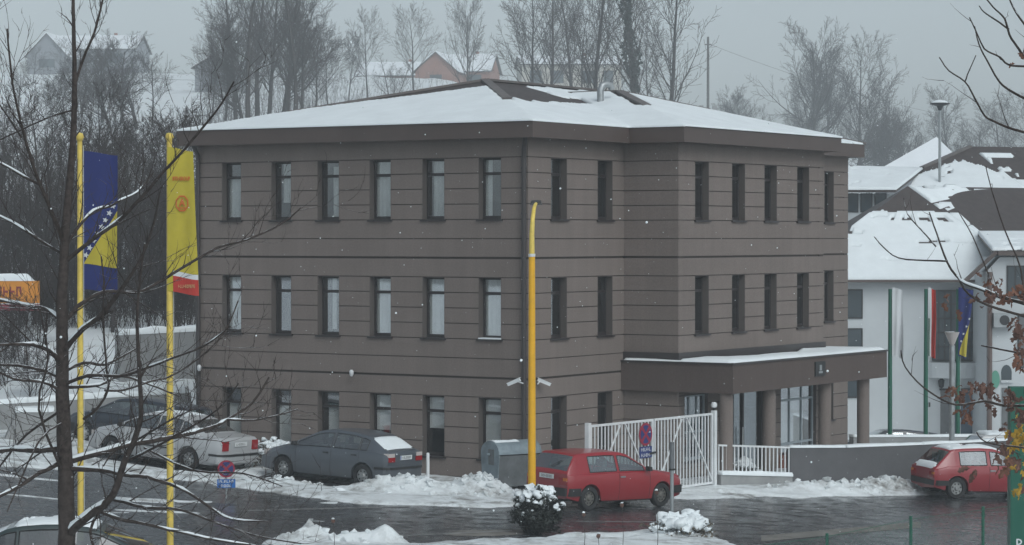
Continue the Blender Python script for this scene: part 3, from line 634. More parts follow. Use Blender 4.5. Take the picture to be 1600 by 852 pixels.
MAT['tail_red'] = M('tail_lamp_red', (.30, .010, .015), .15, coat=.5); MAT['tail_clear'] = M('lamp_clear', (.55, .50, .48), .12, coat=.5); MAT['tail_orange'] = M('lamp_orange', (.55, .16, .02), .15, coat=.5)
MAT['plate'] = M('number_plate', (.68, .70, .70), .4); MAT['plate_ink'] = M('plate_ink', (.22, .23, .24), .5); MAT['plate_blue'] = M('plate_blue_band', (.02, .06, .30), .4)
MAT['seats'] = M('car_seats', (.085, .088, .09), .9, var=.2); MAT['rim'] = M('wheel_rim', (.30, .31, .31), .45, metal=.4, var=.3, vscale=5)
MAT['rim_dull'] = M('dull_steel_wheel', (.15, .145, .13), .6, metal=.2, var=.3, vscale=5)
def ip(tab, x): return np.interp(x, [t[0] for t in tab], [t[1] for t in tab])
def car(name, label, sp, loc, heading, body_mat, group=None, rim='rim', snow=None, plate=None, blue=False, pitch_extra=0.0, bumper='black', wheels=True, spokes=7, z=None, glass_key='car_glass'):
    wb, hw, xr, xf = sp['wb'], sp['hw'], sp['xr'], sp['xf']; top = sp['top']; belt = sp['belt']; R = sp.get('r', .30); ra = R + .055
    root = empty(name, (0, 0, 0), 0, label, 'car', group)
    h = rad(heading); f = Vector((math.cos(h), math.sin(h), 0)); l = Vector((-math.sin(h), math.cos(h), 0))
    def g(p): return Vector((p.x, p.y, float(hgt(p.x, p.y)) if z is None else z))
    c = Vector((*loc, 0)); a = g(c); b_ = g(c + f * wb); cl = g(c + l * .7); cr = g(c - l * .7)
    ax = (b_ - a).normalized(); ay = (cl - cr); ay = (ay - ax * ay.dot(ax)).normalized(); az = ax.cross(ay)
    Mx = Matrix((ax, ay, az)).transposed().to_4x4(); Mx.translation = (g(c + l * .7) + g(c - l * .7)) / 2 if False else a
    root.matrix_world = Mx @ Matrix.Rotation(-pitch_extra, 4, 'Y')
    keys = {xr, xf, 0, wb} | {t[0] for t in top} | {t[0] for t in belt} | {e for w in sp['win'] for e in w} | set(sp['ws']) | set(sp['rg'])
    for cx in (0, wb): keys |= {cx + ra * math.sin(rad(q)) for q in range(-90, 91, 12)}
    keys |= set(np.arange(xr, xf, .11)); ks = sorted(k for k in keys if xr - 1e-6 <= k <= xf + 1e-6); st = [ks[0]]
    for k in ks[1:]:
        if k - st[-1] > .012: st.append(k)
    def width(x): return hw * ip([(xr, .90), (xr + .12, .965), (xr + .45, .995), (.6, 1), (wb - .4, 1), (wb + .1, .985), (xf - .3, .93), (xf - .08, .84), (xf, .78)], x)
    def railw(x): return ip(sp['rail'], x) * hw
    zs = sp.get('sill', .22)
    def low(x):
        zl = zs + ip([(xr, .10), (xr + .3, .02), (.5, 0), (wb - .4, 0), (xf - .3, .0), (xf, .05)], x)
        for cx in (0, wb):
            if abs(x - cx) < ra: zl = max(zl, R + math.sqrt(ra * ra - (x - cx) ** 2))
        return zl
    def sidew(x, zz, zb):
        t = (zz - zs) / max(zb - zs, .1); return width(x) * (.945 + .055 * (1 - (1.75 * t - .95) ** 2))
    rows = []
    for x in st:
        zt = ip(top, x); zb = min(ip(belt, x), zt - .03); zl = min(low(x), zb - .05); pts = [(0, zs + .02)]
        pts.append((width(x) * .90, max(zl - .02, zs)))
        for q in (0, .22, .45, .68, .88): zz = zl + (zb - zl) * q; pts.append((sidew(x, zz, zb), zz))
        ws = sidew(x, zb, zb) - .012; pts.append((ws, zb))
        wr = min(railw(x), ws - .01); zr = max(zt - .055, zb + .008)
        s0 = (ws - .025, zb + .012); s1 = (wr, zr)
        if s1[1] < s0[1] + .01: s1 = (s1[0], s0[1] + .01)
        for q in (0, .07, .90, 1): pts.append((s0[0] + (s1[0] - s0[0]) * q, s0[1] + (s1[1] - s0[1]) * q))
        zt = max(zt, s1[1] + .005)
        pts += [(wr * .93, zt - .018 if zt - .018 > s1[1] else (zt + s1[1]) / 2), (wr * .55, zt - .004), (0, zt)]
        rows.append(pts)
    n = len(rows[0]); V = []; idx = {}
    for i, pts in enumerate(rows):
        for k, (y, zz) in enumerate(pts):
            idx[(i, k, 1)] = len(V); V.append((st[i], y, zz))
            if 0 < k < n - 1: idx[(i, k, -1)] = len(V); V.append((st[i], -y, zz))
            else: idx[(i, k, -1)] = idx[(i, k, 1)]
    body = MB(); body.v = list(V); glass = {}
    iw, it0 = 9, n - 4      # strip index of the window band (between pts 9 and 10); top strips
    def isin(a0, a1, r): return r[0] - 1e-4 <= a0 and a1 <= r[1] + 1e-4
    for i in range(len(st) - 1):
        xa, xb = st[i], st[i + 1]
        for k in range(n - 1):
            for s in (1, -1):
                q = (idx[(i, k, s)], idx[(i + 1, k, s)], idx[(i + 1, k + 1, s)], idx[(i, k + 1, s)]); q = q if s == 1 else q[::-1]
                key = None
                if k == iw:
                    for j, w in enumerate(sp['win']):
                        if isin(xa, xb, w): key = ('side_window', j, s)
                if k >= n - 3:
                    if isin(xa, xb, sp['ws']): key = ('windscreen', 0, 0)
                    elif isin(xa, xb, sp['rg']): key = ('rear_window', 0, 0)
                if key: glass.setdefault(key, []).append(q)
                else: body.f.append(q); body.m.append(0)
    for i, rev in ((0, 1), (len(st) - 1, 0)):
        for k in range(n - 1):
            q = [idx[(i, k, 1)], idx[(i, k + 1, 1)], idx[(i, k + 1, -1)], idx[(i, k, -1)]]; q = list(dict.fromkeys(q))
            if len(q) > 2: body.f.append(tuple(q[::-1] if rev else q)); body.m.append(0)
    bo = body.build('body', body_mat, root, smooth=32)
    for (nm, j, s), qs in glass.items():
        us = sorted({v for q in qs for v in q}); mp = {v: i for i, v in enumerate(us)}
        mb = MB(); mb.add([V[v] for v in us], [tuple(mp[v] for v in q) for q in qs]); o = mb.build(nm, MAT[glass_key], root, smooth=40)
        if nm == 'side_window':    # dark rubber seal round the opening
            xa, xb = sp['win'][j]; ring = []
            def at(x, t):
                y0, z0 = rows_at(x, 9); y1, z1 = rows_at(x, 10); return (x, s * (y0 + (y1 - y0) * t + .004), z0 + (z1 - z0) * t)
            def rows_at(x, k): return tuple(np.interp(x, st, [r[k][c] for r in rows]) for c in (0, 1))
            m2 = MB(); xs_ = [x for x in st if xa - 1e-4 <= x <= xb + 1e-4]
            loop = [at(x, 0) for x in xs_] + [at(x, 1) for x in xs_[::-1]]; m2.tube(loop + [loop[0]], .012, 4, caps=False); m2.build('window_seal', MAT['black'], o)
    # cabin
    mb = MB(); fx0 = sp['ws'][0]; zb = float(ip(belt, .8)); iwd = hw * .80
    mb.box(max(xr + .25, -.35), wb - .45, -iwd, iwd, zs + .03, zs + .12)
    for sx in (.15, 1.05):
        for sy in ((-.36, .36)):
            mb.box(sx, sx + .45, sy - .24, sy + .24, zs + .12, zs + .35); mb.hexa([(sx - .15, sy - .23, zs + .3), (sx + .02, sy - .23, zs + .3), (sx + .02, sy + .23, zs + .3), (sx - .15, sy + .23, zs + .3), (sx - .30, sy - .20, zb + .10), (sx - .18, sy - .20, zb + .10), (sx - .18, sy + .20, zb + .10), (sx - .30, sy + .20, zb + .10)])
            mb.box(sx - .32, sx - .22, sy - .12, sy + .12, zb + .13, zb + .30)
    mb.box(fx0 + .05, fx0 + .45, -iwd, iwd, zb - .25, zb - .02)
    mb.lathe([(.17, 0), (.19, .01), (.19, .03), (.17, .04)], (fx0 - .1, .36, zb - .05), 14, axis='x'); mb.build('cabin', MAT['seats'], root)
    # wheels
    for cx in (0, wb):
        for s in (1, -1):
            e = .045; wy = s * (hw - .12); mb = MB(); wd = .095
            prof = [(R * .62, -wd), (R * .93, -wd), (R, -wd * .7), (R, wd * .7), (R * .93, wd), (R * .62, wd)]
            mb.lathe(prof, (cx, wy, R), 28, axis='y'); w = mb.build('wheel', MAT['rubber'], root, smooth=40)
            mb = MB(); o_ = s * wd; mb.lathe([(R * .66, -wd), (R * .66, wd * .2), (R * .60, wd * .55), (R * .25, wd * .62), (R * .16, wd * .95), (0.001, wd * .95)] if s > 0 else [(R * .66, wd), (R * .66, -wd * .2), (R * .60, -wd * .55), (R * .25, -wd * .62), (R * .16, -wd * .95), (.001, -wd * .95)], (cx, wy, R), 24, axis='y')
            ri = mb.build('rim', MAT[rim], w, smooth=40)
            for q in range(spokes):
                mb = MB(); t = 2 * math.pi * q / spokes + .2; mb.tube([(cx + math.cos(t) * R * .42, wy + s * wd * .3, R + math.sin(t) * R * .42), (cx + math.cos(t) * R * .42, wy + s * wd * .66, R + math.sin(t) * R * .42)], R * .085, 6); mb.build('rim_hole', MAT['black'], w)
            mb = MB(); q_ = [(cx + ra * 1.0 * math.cos(rad(t)), s * (hw - .30), R + ra * math.sin(rad(t))) for t in range(-20, 201, 20)]
            mb.prism(q_, (0, s * .04, 0)); 
            for t in range(-20, 200, 20):
                a0, a1 = rad(t), rad(t + 20); mb.hexa([(cx + ra * math.cos(a0), s * (hw - .26), R + ra * math.sin(a0)), (cx + ra * math.cos(a1), s * (hw - .26), R + ra * math.sin(a1)), (cx + ra * math.cos(a1), s * (hw * .93), R + ra * math.sin(a1)), (cx + ra * math.cos(a0), s * (hw * .93), R + ra * math.sin(a0)),
                    (cx + (ra + .01) * math.cos(a0), s * (hw - .26), R + (ra + .01) * math.sin(a0)), (cx + (ra + .01) * math.cos(a1), s * (hw - .26), R + (ra + .01) * math.sin(a1)), (cx + (ra + .01) * math.cos(a1), s * (hw * .93), R + (ra + .01) * math.sin(a1)), (cx + (ra + .01) * math.cos(a0), s * (hw * .93), R + (ra + .01) * math.sin(a0))])
            mb.build('wheel_arch', MAT['black'], root, fix=True)
    mb = MB(); mb.box(ra + .05, wb - ra - .05, -hw * .8, hw * .8, zs - .05, zs + .02); mb.box(xr + .25, -ra - .02, -hw * .7, hw * .7, zs, zs + .06); mb.tube([(xr + .05, -.3, zs), (xr + .5, -.3, zs)], .03); mb.build('underbody', MAT['black'], root)
    # bumpers
    def band(x_in, x_out, y0, z0, z1, nm, mat, sgn):
        pl = [(x_in, y0), (x_out - sgn * .16, y0 - .01), (x_out - sgn * .04, y0 - .13), (x_out, y0 - .4), (x_out, 0)]; pl = pl + [(x, -y) for x, y in pl[::-1][1:]]
        pin = [(x - sgn * .07, y * .94) for x, y in pl]; mb = MB()
        for i in range(len(pl) - 1):
            (ax_, ay_), (bx_, by_) = pl[i], pl[i + 1]; (cx_, cy_), (dx_, dy_) = pin[i], pin[i + 1]
            mb.hexa([(ax_, ay_, z0), (bx_, by_, z0), (dx_, dy_, z0), (cx_, cy_, z0), (ax_, ay_, z1), (bx_, by_, z1), (dx_, dy_, z1), (cx_, cy_, z1)])
        return mb.build(nm, mat, root)
    bz = sp.get('bz', (.36, .56)); bmat = MAT['black'] if bumper == 'black' else body_mat
    band(xr + .38, xr - .07, width(xr + .3) + .012, bz[0], bz[1], 'rear_bumper', bmat, -1); band(xf - .40, xf + .06, width(xf - .45) + .012, bz[0] - .02, bz[1] - .03, 'front_bumper', bmat, 1)
    if bumper == 'trim':
        band(xr + .36, xr - .085, width(xr + .3) + .02, bz[1] - .09, bz[1] - .03, 'bumper_trim', MAT['black'], -1)
    # lamps
    z0, z1, lw = sp['tail']; yw = width(xr) * .975
    for s in (1, -1):
        def lamp(nm, ya, yb, za, zb_, mat): 
            mb = MB(); P_ = [(xr + .14, s * ya, za), (xr - .018, s * (ya - .02), za), (xr - .022, s * yb, za), (xr + .10, s * yb, za)]
            mb.prism(P_, (0, 0, zb_ - za)); return mb.build(nm, mat, root, fix=True)
        if sp.get('split'):
            zm = z0 + (z1 - z0) * .55; lamp('tail_lamp', yw + .012, yw - lw, z0, zm, MAT['tail_red']); lamp('indicator', yw + .012, yw - lw * .5, zm + .002, z1, MAT['tail_orange']); lamp('reversing_lamp', yw - lw * .5 - .003, yw - lw, zm + .002, z1, MAT['tail_red'])
        elif sp.get('top_clear'):
            zm = z0 + (z1 - z0) * .55; lamp('tail_lamp', yw + .016, yw - lw, z0, zm, MAT['tail_red']); lamp('indicator', yw + .012, yw - lw * .92, zm + .002, z1, MAT['tail_clear'])
        else: lamp('tail_lamp', yw + .014, yw - lw, z0, z1, MAT['tail_red'])
        wy = width(xf) * .98; mb = MB(); mb.prism([(xf - .10, s * (wy + .012), .60), (xf + .012, s * (wy - .04), .60), (xf + .016, s * (wy - .30), .60), (xf - .05, s * (wy - .30), .60)], (0, 0, .12)); mb.build('headlight', MAT['tail_clear'], root, fix=True)
        # mirror, handles, seams
        mx = sp['ws'][0] + (sp['ws'][1] - sp['ws'][0]) * .74; ym = s * (width(mx) + .07); zb_ = float(ip(belt, mx))
        mb = MB(); mb.hexa([(mx - .05, ym - .08, zb_ + .02), (mx + .07, ym - .06, zb_ + .03), (mx + .07, ym + .06, zb_ + .03), (mx - .05, ym + .08, zb_ + .02), (mx - .05, ym - .08, zb_ + .14), (mx + .05, ym - .06, zb_ + .12), (mx + .05, ym + .06, zb_ + .12), (mx - .05, ym + .08, zb_ + .14)]); mb.build('mirror', MAT['black'], root)
        for hx in sp['handle']:
            zz = float(ip(belt, hx)) - .10; mb = MB(); yy = sidew(hx, zz, float(ip(belt, hx))); mb.box(hx - .08, hx + .08, s * yy - .02, s * yy + .022, zz - .018, zz + .018); mb.build('door_handle', MAT[sp.get('hmat', 'steel')], root)
        for dx in sp['seam']:
            zb_ = float(ip(belt, dx)); pts = [(dx, s * (sidew(dx, zz, zb_) + .001), zz) for zz in np.linspace(max(low(dx), zs) + .02, zb_, 6)]
            MB().tube(pts, .0055, 4).build('door_seam', MAT['black'], root)
        if sp.get('rub'):
            pts = [(x, s * (sidew(x, sp['rub'], float(ip(belt, x))) + .006), sp['rub']) for x in np.linspace(ra + .06, wb - ra - .06, 8)]; MB().tube(pts, .022, 6).build('rub_strip', MAT['black'], root)
    # plate
    if plate:
        zz = sp['plate_z']; mb = MB(); mb.box(xr - .032, xr - .022, -.26, .26, zz - .055, zz + .055); p_ = mb.build('number_plate', MAT['plate'], root)
        glyphs('plate_text', MAT['plate_ink'], p_, (xr - .0325, -.02 if blue else 0, zz), .40, .062, 7, 'y', seed=len(plate) + int(hw * 1000), t=.002)
        if blue: MB().box(xr - .0335, xr - .0325, .215, .255, zz - .05, zz + .05).build('plate_band', MAT['plate_blue'], p_)
    # wiper on the rear glass, badge of the rear handle
    if sp.get('wiper'):
        xg = sp['rg'][0] + .02; MB().bar((xg - .01, -.05, float(ip(top, xg)) + .03), (xg + .12, -.32, float(ip(top, xg + .12)) + .03), .02, .015).build('rear_wiper', MAT['black'], root)
    for j, (xa, xb, wf, t_) in enumerate(snow or []):
        xs_ = np.arange(xa, xb, .05); ys_ = np.linspace(-1, 1, 25); X, Yn = np.meshgrid(xs_, ys_); Y = Yn * np.vectorize(railw)(X) * wf
        Zt = np.vectorize(lambda x: float(ip(top, x)))(X) - .02 * np.abs(Yn) ** 2.5
        T = t_ * (.6 + .8 * fbm(X + j * 7, Y, 2.2, 61)) - t_ * 1.1 * (fbm(X + 9, Y + j * 5, 1.8, 62) < .30) - t_ * .8 * np.maximum(np.abs(Yn) ** 6, 0) - t_ * .8 * (sstep(xb - .15, xb, X) + sstep(xa + .1, xa, X))
        cover('lying_snow', X, Y, T, Zt, MAT['snow'], root)
    return root
GOLF2 = dict(wb=2.475, hw=.835, xr=-.70, xf=3.28, r=.295, top=[(-.70, .90), (-.675, .95), (-.40, 1.34), (-.30, 1.375), (0, 1.395), (.6, 1.412), (1.15, 1.395), (1.38, 1.345), (2.10, .965), (2.2, .945), (3.05, .83), (3.2, .78), (3.28, .68)],
    belt=[(-.70, .87), (2.05, .905), (2.3, .89), (3.28, .66)], rail=[(-.70, .84), (-.35, .72), (.2, .70), (1.2, .70), (1.5, .74), (2.1, .86), (3.28, .78)],
    win=[(.02, .92), (1.02, 1.86)], ws=(1.42, 2.06), rg=(-.655, -.41), tail=(.62, .80, .30), split=1, plate_z=.80, handle=[1.08], hmat='steel', seam=[.97, 2.02], wiper=1, bz=(.36, .55))
GOLF1 = dict(wb=2.40, hw=.805, xr=-.66, xf=3.10, r=.29, top=[(-.66, .80), (-.62, .86), (-.16, 1.30), (-.05, 1.345), (.3, 1.375), (.75, 1.39), (1.15, 1.375), (1.36, 1.32), (1.98, .955), (2.08, .935), (2.95, .82), (3.06, .76), (3.10, .66)],
    belt=[(-.66, .77), (-.3, .86), (1.95, .895), (2.2, .88), (3.10, .64)], rail=[(-.66, .86), (-.15, .73), (.3, .70), (1.15, .70), (1.5, .75), (2.0, .86), (3.1, .80)],
    win=[(.10, .90), (1.02, 1.76)], ws=(1.40, 1.94), rg=(-.58, -.18), tail=(.56, .72, .28), split=1, plate_z=.66, handle=[1.05], seam=[.96, 1.92], bz=(.36, .50))
MEGANE = dict(wb=2.58, hw=.85, xr=-.76, xf=3.38, r=.30, top=[(-.76, .88), (-.73, .965), (-.62, 1.0), (-.10, 1.29), (.08, 1.345), (.5, 1.395), (.95, 1.42), (1.35, 1.395), (1.60, 1.335), (2.38, .985), (2.5, .955), (3.1, .80), (3.3, .68), (3.38, .56)],
    belt=[(-.76, .86), (-.4, .935), (.4, .92), (2.3, .91), (2.5, .885), (3.38, .52)], rail=[(-.76, .84), (-.1, .70), (.4, .68), (1.3, .68), (1.6, .72), (2.3, .86), (3.38, .72)],
    win=[(-.08, .14), (.19, .98), (1.06, 2.14)], ws=(1.64, 2.33), rg=(-.58, -.12), tail=(.70, .92, .28), top_clear=1, plate_z=.80, handle=[.28, 1.18], hmat='black', seam=[.12, 1.02, 2.16], bz=(.30, .60))
PASSAT = dict(wb=2.70, hw=.87, xr=-1.06, xf=3.60, r=.315, top=[(-1.06, .90), (-1.02, .985), (-.7, 1.025), (-.42, 1.045), (.20, 1.345), (.42, 1.40), (.8, 1.44), (1.15, 1.455), (1.55, 1.425), (1.78, 1.37), (2.58, 1.01), (2.7, .985), (3.35, .83), (3.52, .74), (3.60, .62)],
    belt=[(-1.06, .88), (-.4, .98), (.4, .955), (2.5, .94), (2.75, .92), (3.60, .58)], rail=[(-1.06, .84), (-.4, .80), (.25, .68), (.6, .66), (1.5, .66), (1.8, .71), (2.5, .86), (3.6, .74)],
    win=[(.0, .36), (.42, 1.14), (1.22, 2.34)], ws=(1.82, 2.52), rg=(-.38, .18), tail=(.64, .90, .26), plate_z=.80, handle=[.50, 1.36], hmat='black', seam=[.36, 1.18, 2.30], rub=.55, bz=(.30, .58))
WAGON = dict(wb=2.65, hw=.85, xr=-1.0, xf=3.45, r=.31, top=[(-1.0, .95), (-.97, 1.0), (-.72, 1.38), (-.6, 1.43), (.2, 1.47), (1.0, 1.48), (1.5, 1.44), (1.75, 1.38), (2.5, .99), (2.6, .97), (3.25, .82), (3.4, .72), (3.45, .6)],
    belt=[(-1.0, .92), (2.4, .93), (2.65, .90), (3.45, .58)], rail=[(-1.0, .80), (-.6, .70), (1.5, .69), (1.8, .73), (2.5, .86), (3.45, .76)],
    win=[(-.6, .20), (.28, 1.1), (1.18, 2.28)], ws=(1.8, 2.44), rg=(-.94, -.74), tail=(.66, .95, .2), plate_z=.7, handle=[.4, 1.3], hmat='black', seam=[.24, 1.14, 2.25], bz=(.32, .58))
MAT['red_paint'] = paint('faded_red_car_paint', (.285, .005, .012), .16); MAT['red_paint2'] = paint('red_car_paint', (.265, .005, .014), .16)
MAT['grey_paint'] = paint('grey_car_paint', (.070, .082, .098), .4); MAT['silver_paint'] = paint('silver_car_paint', (.42, .43, .44), .4)
MAT['blue_paint'] = paint('dark_blue_car_paint', (.025, .032, .045), .4); MAT['teal_paint'] = paint('dark_teal_car_paint', (.02, .035, .036), .4); MAT['white_paint'] = paint('white_car_paint', (.5, .5, .5), .5)
GRP = 'cars parked along the street'
car('red_hatchback', 'red three door hatchback with steel wheels parked before the white gate', GOLF2, (1.36, 62.84), 41.3, MAT['red_paint'], GRP, rim='rim_dull', plate='x', spokes=9)
car('red_hatchback', 'older red hatchback with snow on its roof beside the green sign', GOLF1, (11.85, 69.85), 17, MAT['red_paint2'], GRP, rim='rim', snow=[(-.12, 1.5, .90, .05), (-.66, -.50, .9, .03)], bumper='black')
car('grey_hatchback', 'dark grey five door hatchback with snow on its rear window', MEGANE, (-3.43, 66.16), 147, MAT['grey_paint'], GRP, bumper='trim', plate='x', blue=True, snow=[(-.60, -.08, .92, .035)])
car('silver_sedan', 'silver sedan parked at the left corner of the brown building', PASSAT, (-8.22, 68.62), 148, MAT['silver_paint'], GRP, bumper='trim', plate='x', snow=[(.5, 1.7, .85, .012)])
car('dark_estate_car', 'dark blue estate car half hidden behind the silver sedan', WAGON, (-9.6, 72.3), 150, MAT['blue_paint'], GRP)
car('teal_car', 'dark car with snowy roof and greenish windows at the lower left edge', PASSAT, (-8.8, 43.4), 4, MAT['teal_paint'], GRP, snow=[(.3, 1.75, .95, .05), (-.95, -.45, .9, .05)], glass_key='car_glass_dark')
car('dark_low_car', 'dark car behind the boundary wall below the flag poles', WAGON, (14.1, 86.5), 190, MAT['blue_paint'], GRP)
car('snowy_car', 'snow covered white car parked before the white building doors', GOLF2, (14.3, 76.6), 10, MAT['white_paint'], GRP, snow=[(-.3, 1.4, .97, .10), (1.5, 2.0, .9, .05), (2.1, 3.1, .95, .08)])
# ================================================================ gate, fence, walls
def frame_of(p, q):
    """Empty-space frame: local x from p to q on the ground"""
    return math.atan2(q[1] - p[1], q[0] - p[0]), math.hypot(q[0] - p[0], q[1] - p[1])
gp, gq = (1.93, 64.6), (5.5, 69.3); ang, GL = frame_of(gp, gq)
gate = empty('white_gate', (*gp, 0), ang, 'white barred double gate before the brown building', 'gate')
ZB, ZTOP = -.10, 1.83
for x in (0, GL): MB().box(x - .06, x + .06, -.06, .06, -.5, ZTOP + .06).build('gate_post', MAT['white_metal'], gate)
half = GL / 2
for x0, x1 in ((.09, half - .03), (half + .03, GL - .09)):
    m = MB(); m.box(x0, x1, -.025, .025, ZTOP - .06, ZTOP); m.box(x0, x1, -.025, .025, ZB, ZB + .06); m.box(x0, x0 + .05, -.025, .025, ZB + .06, ZTOP - .06); m.box(x1 - .05, x1, -.025, .025, ZB + .06, ZTOP - .06)
    leaf = m.build('gate_leaf', MAT['white_metal'], gate)
    n = 17; first = None
    for i in range(n):
        x = x0 + .05 + (x1 - x0 - .1) * (i + 1) / (n + 1)
        if first is None: first = MB().box(-.017, .017, -.012, .012, ZB + .06, ZTOP - .06).build('bar', MAT['white_metal'], leaf); o = first
        else: o = first.copy(); COL.objects.link(o)
        o.location = (x, 0, 0)
    xm = (x0 + x1) / 2
    for xa in (x0 + .05, x1 - .05): MB().bar((xa, -.03, ZB + .1), (xm + (.12 if xa > xm else -.12), -.03, ZTOP - .08), .03, .035).build('brace', MAT['white_metal'], leaf)
MB().lathe([(.02, 1.89), (.05, 1.91), (.05, 1.95), (.03, 1.96)], (GL, 0, 0), 10).build('lamp_socket', MAT['black'], gate)
m = MB(); m.lathe([(.001, 2.12), (.06, 2.11), (.085, 2.05), (.075, 1.98), (.03, 1.96)], (GL, 0, 0), 12); m.build('gate_lamp', MAT['white_metal'], gate, smooth=50)
m = MB(); m.box(.2, GL - .2, -.25, .15, -.55, ZB - .05); m.build('gate_threshold', MAT['concrete'], gate)
MB().bar((half + .05, -.05, .95), (half - .25, -.05, .93), .03, .05).build('gate_handle', MAT['black'], gate)
# signs
MAT['sign_red'] = M('sign_red', (.30, .012, .04), .45); MAT['sign_blue'] = M('sign_blue', (.012, .03, .16), .45); MAT['sign_cyan'] = M('plate_blue', (.015, .13, .42), .45); MAT['sign_white'] = M('sign_white', (.62, .64, .66), .5)
def no_stopping(root, r, loc):
    """disc: red ring, blue field, red cross; faces local -y"""
    x, y, z = loc
    MB().lathe([(.001, y), (r, y), (r, y + .012), (.001, y + .012)], (x, 0, z), 28, axis='y').build('sign_disc', MAT['sign_red'], root, smooth=40)
    k = r * .80
    for q in range(4):
        c = math.pi / 2 * q; pts = [(x + math.cos(c) * k * .20, y - .003, z + math.sin(c) * k * .20)] + [(x + math.cos(c + t) * k, y - .003, z + math.sin(c + t) * k) for t in np.linspace(-.58, .58, 7)]
        MB().add(pts, [tuple(range(len(pts)))]).build('sign_field', MAT['sign_blue'], root)
def sign_plate(root, loc, w, h, mat, lines):
    x, y, z = loc; pl = MB().box(x - w / 2, x + w / 2, y, y + .01, z - h / 2, z + h / 2).build('sign_plate', mat, root)
    for i, tx in enumerate(lines):
        glyphs('sign_text', MAT['sign_white'], pl, (x, y - .001, z + h / 2 - (i + .5) * h / len(lines)), w * tx, h * .30, int(8 * tx), seed=i + int(h * 99))
sg = empty('no_stopping_sign', (*gp, 0), ang, 'no stopping sign with blue plate fixed on the white gate', 'sign', 'no stopping signs')
no_stopping(sg, .30, (half - .42, -.05, 1.45)); sign_plate(sg, (half - .42, -.05, .98), .56, .30, MAT['sign_blue'], [.8, .8])
p = P(353, 733, 61.5); sg = empty('no_stopping_sign', (p.x, p.y, gz(p.x, p.y)), rad(8), 'no stopping sign on a post beside the silver sedan', 'sign', 'no stopping signs')
zl = p.z - gz(p.x, p.y)
no_stopping(sg, .21, (0, -.03, zl)); sign_plate(sg, (0, -.03, zl - .355), .44, .21, MAT['sign_cyan'], [.85, .6]); MB().tube([(0, .02, -.2), (0, .02, zl + .15)], .025).build('sign_post', MAT['steel'], sg, smooth=40)
# low white fence on its plinth
fp, fq = (5.62, 69.42), (7.72, 70.85); ang2, FL = frame_of(fp, fq)
fence = empty('low_white_fence', (*fp, 0), ang2, 'low white railing on a snowy plinth right of the gate', 'fence')
sl = -.07
zt_ = lambda x: .93 + sl * x
m = MB(); m.bar((0, 0, zt_(0)), (FL, 0, zt_(FL)), .05, .05); m.build('top_rail', MAT['white_metal'], fence); MB().bar((0, 0, .22), (FL, 0, .22 + sl * FL), .04, .04).build('bottom_rail', MAT['white_metal'], fence)
for i in range(19):
    x = .02 + (FL - .04) * i / 18; MB().box(x - .016, x + .016, -.014, .014, .1 + sl * x, zt_(x) - .02).build('bar', MAT['white_metal'], fence)
m = MB(); m.hexa([(0, -.14, -.8), (FL, -.14, -.8), (FL, .14, -.8), (0, .14, -.8), (0, -.14, .13), (FL, -.14, .13 + sl * FL), (FL, .14, .13 + sl * FL), (0, .14, .13)]); pl_ = m.build('plinth', MAT['concrete'], fence)
X, Y = np.meshgrid(np.linspace(.02, FL, 50), np.linspace(-.17, .16, 9)); cover('plinth_snow', X, Y, .06 + .10 * fbm(X, Y, 2, 71) - .05 * (np.abs(Y) > .15), .13 + sl * X, MAT['snow'], fence)
# dark boundary wall
def wall_run(name, pts, tops, th, mat, label, snow=.07, zb=-1.6, jog=.0):
    root = empty(name, (0, 0, 0), 0, label, 'wall')
    for k in range(len(pts) - 1):
        (xa, ya), (xb, yb) = pts[k], pts[k + 1]; d = Vector((xb - xa, yb - ya, 0)).normalized(); nn = Vector((-d.y, d.x, 0)) * th
        A = Vector((xa, ya, 0)); B = Vector((xb, yb, 0)) - d * .002
        m = MB(); q = [A, B, B + nn, A + nn]; m.hexa([(v.x, v.y, zb) for v in q] + [(A.x, A.y, tops[k]), (B.x, B.y, tops[k + 1]), ((B + nn).x, (B + nn).y, tops[k + 1]), ((A + nn).x, (A + nn).y, tops[k])]); w = m.build('wall_section', mat, root)
        L = (B - A).length; U, Vv = np.meshgrid(np.arange(0, L, .1), np.linspace(-.02, th + .02, 7)); X = A.x + d.x * U - d.y * Vv; Y = A.y + d.y * U + d.x * Vv
        if snow: cover('wall_snow', X, Y, snow * (.5 + fbm(X, Y, 1.2, 72)) - .04 * (Vv < 0), tops[k] + (tops[k + 1] - tops[k]) * U / L, MAT['snow'], root)
    return root
wall_run('boundary_wall', [(7.74, 70.86), (9.4, 71.4), (11.7, 72.4), (16.5, 75.0), (22, 78)], [.74, .70, .70, .70, .6], .24, MAT['dark_wall'], 'dark grey boundary wall with snow on top behind the ploughed heap')
wall_run('low_parking_wall', [(10.8, 80.5), (16.2, 83.0), (24, 86)], [.28, .10, .0], .25, MAT['concrete'], 'low grey wall between the flag poles and the parked dark car', zb=-3)
wall_run('retaining_wall', [(-19, 73.6), (-14.2, 74.6), (-9.6, 76.2)], [1.55, 1.75, 1.95], .3, MAT['concrete'], 'low grey retaining wall behind the parked cars at left', snow=.16, zb=-.5)
wall_run('terrace_wall', [(-13.0, 84.5), (-9.4, 87.0)], [3.35, 3.45], .4, MAT['concrete'], 'upper concrete terrace wall on the snowy bank left of the building', snow=.2, zb=0)
m = empty('concrete_block', (-13.6, 71.6, gz(-13.6, 71.6) - .1), rad(12), 'grey concrete block in the snow left of the parked cars', 'block'); MB().hexa([(-.75, -.5, 0), (.8, -.5, 0), (.8, .5, 0), (-.75, .5, 0), (-.35, -.45, .95), (.7, -.45, 1.0), (.7, .45, 1.0), (-.35, .45, .95)]).build('block_body', MAT['concrete'], m)
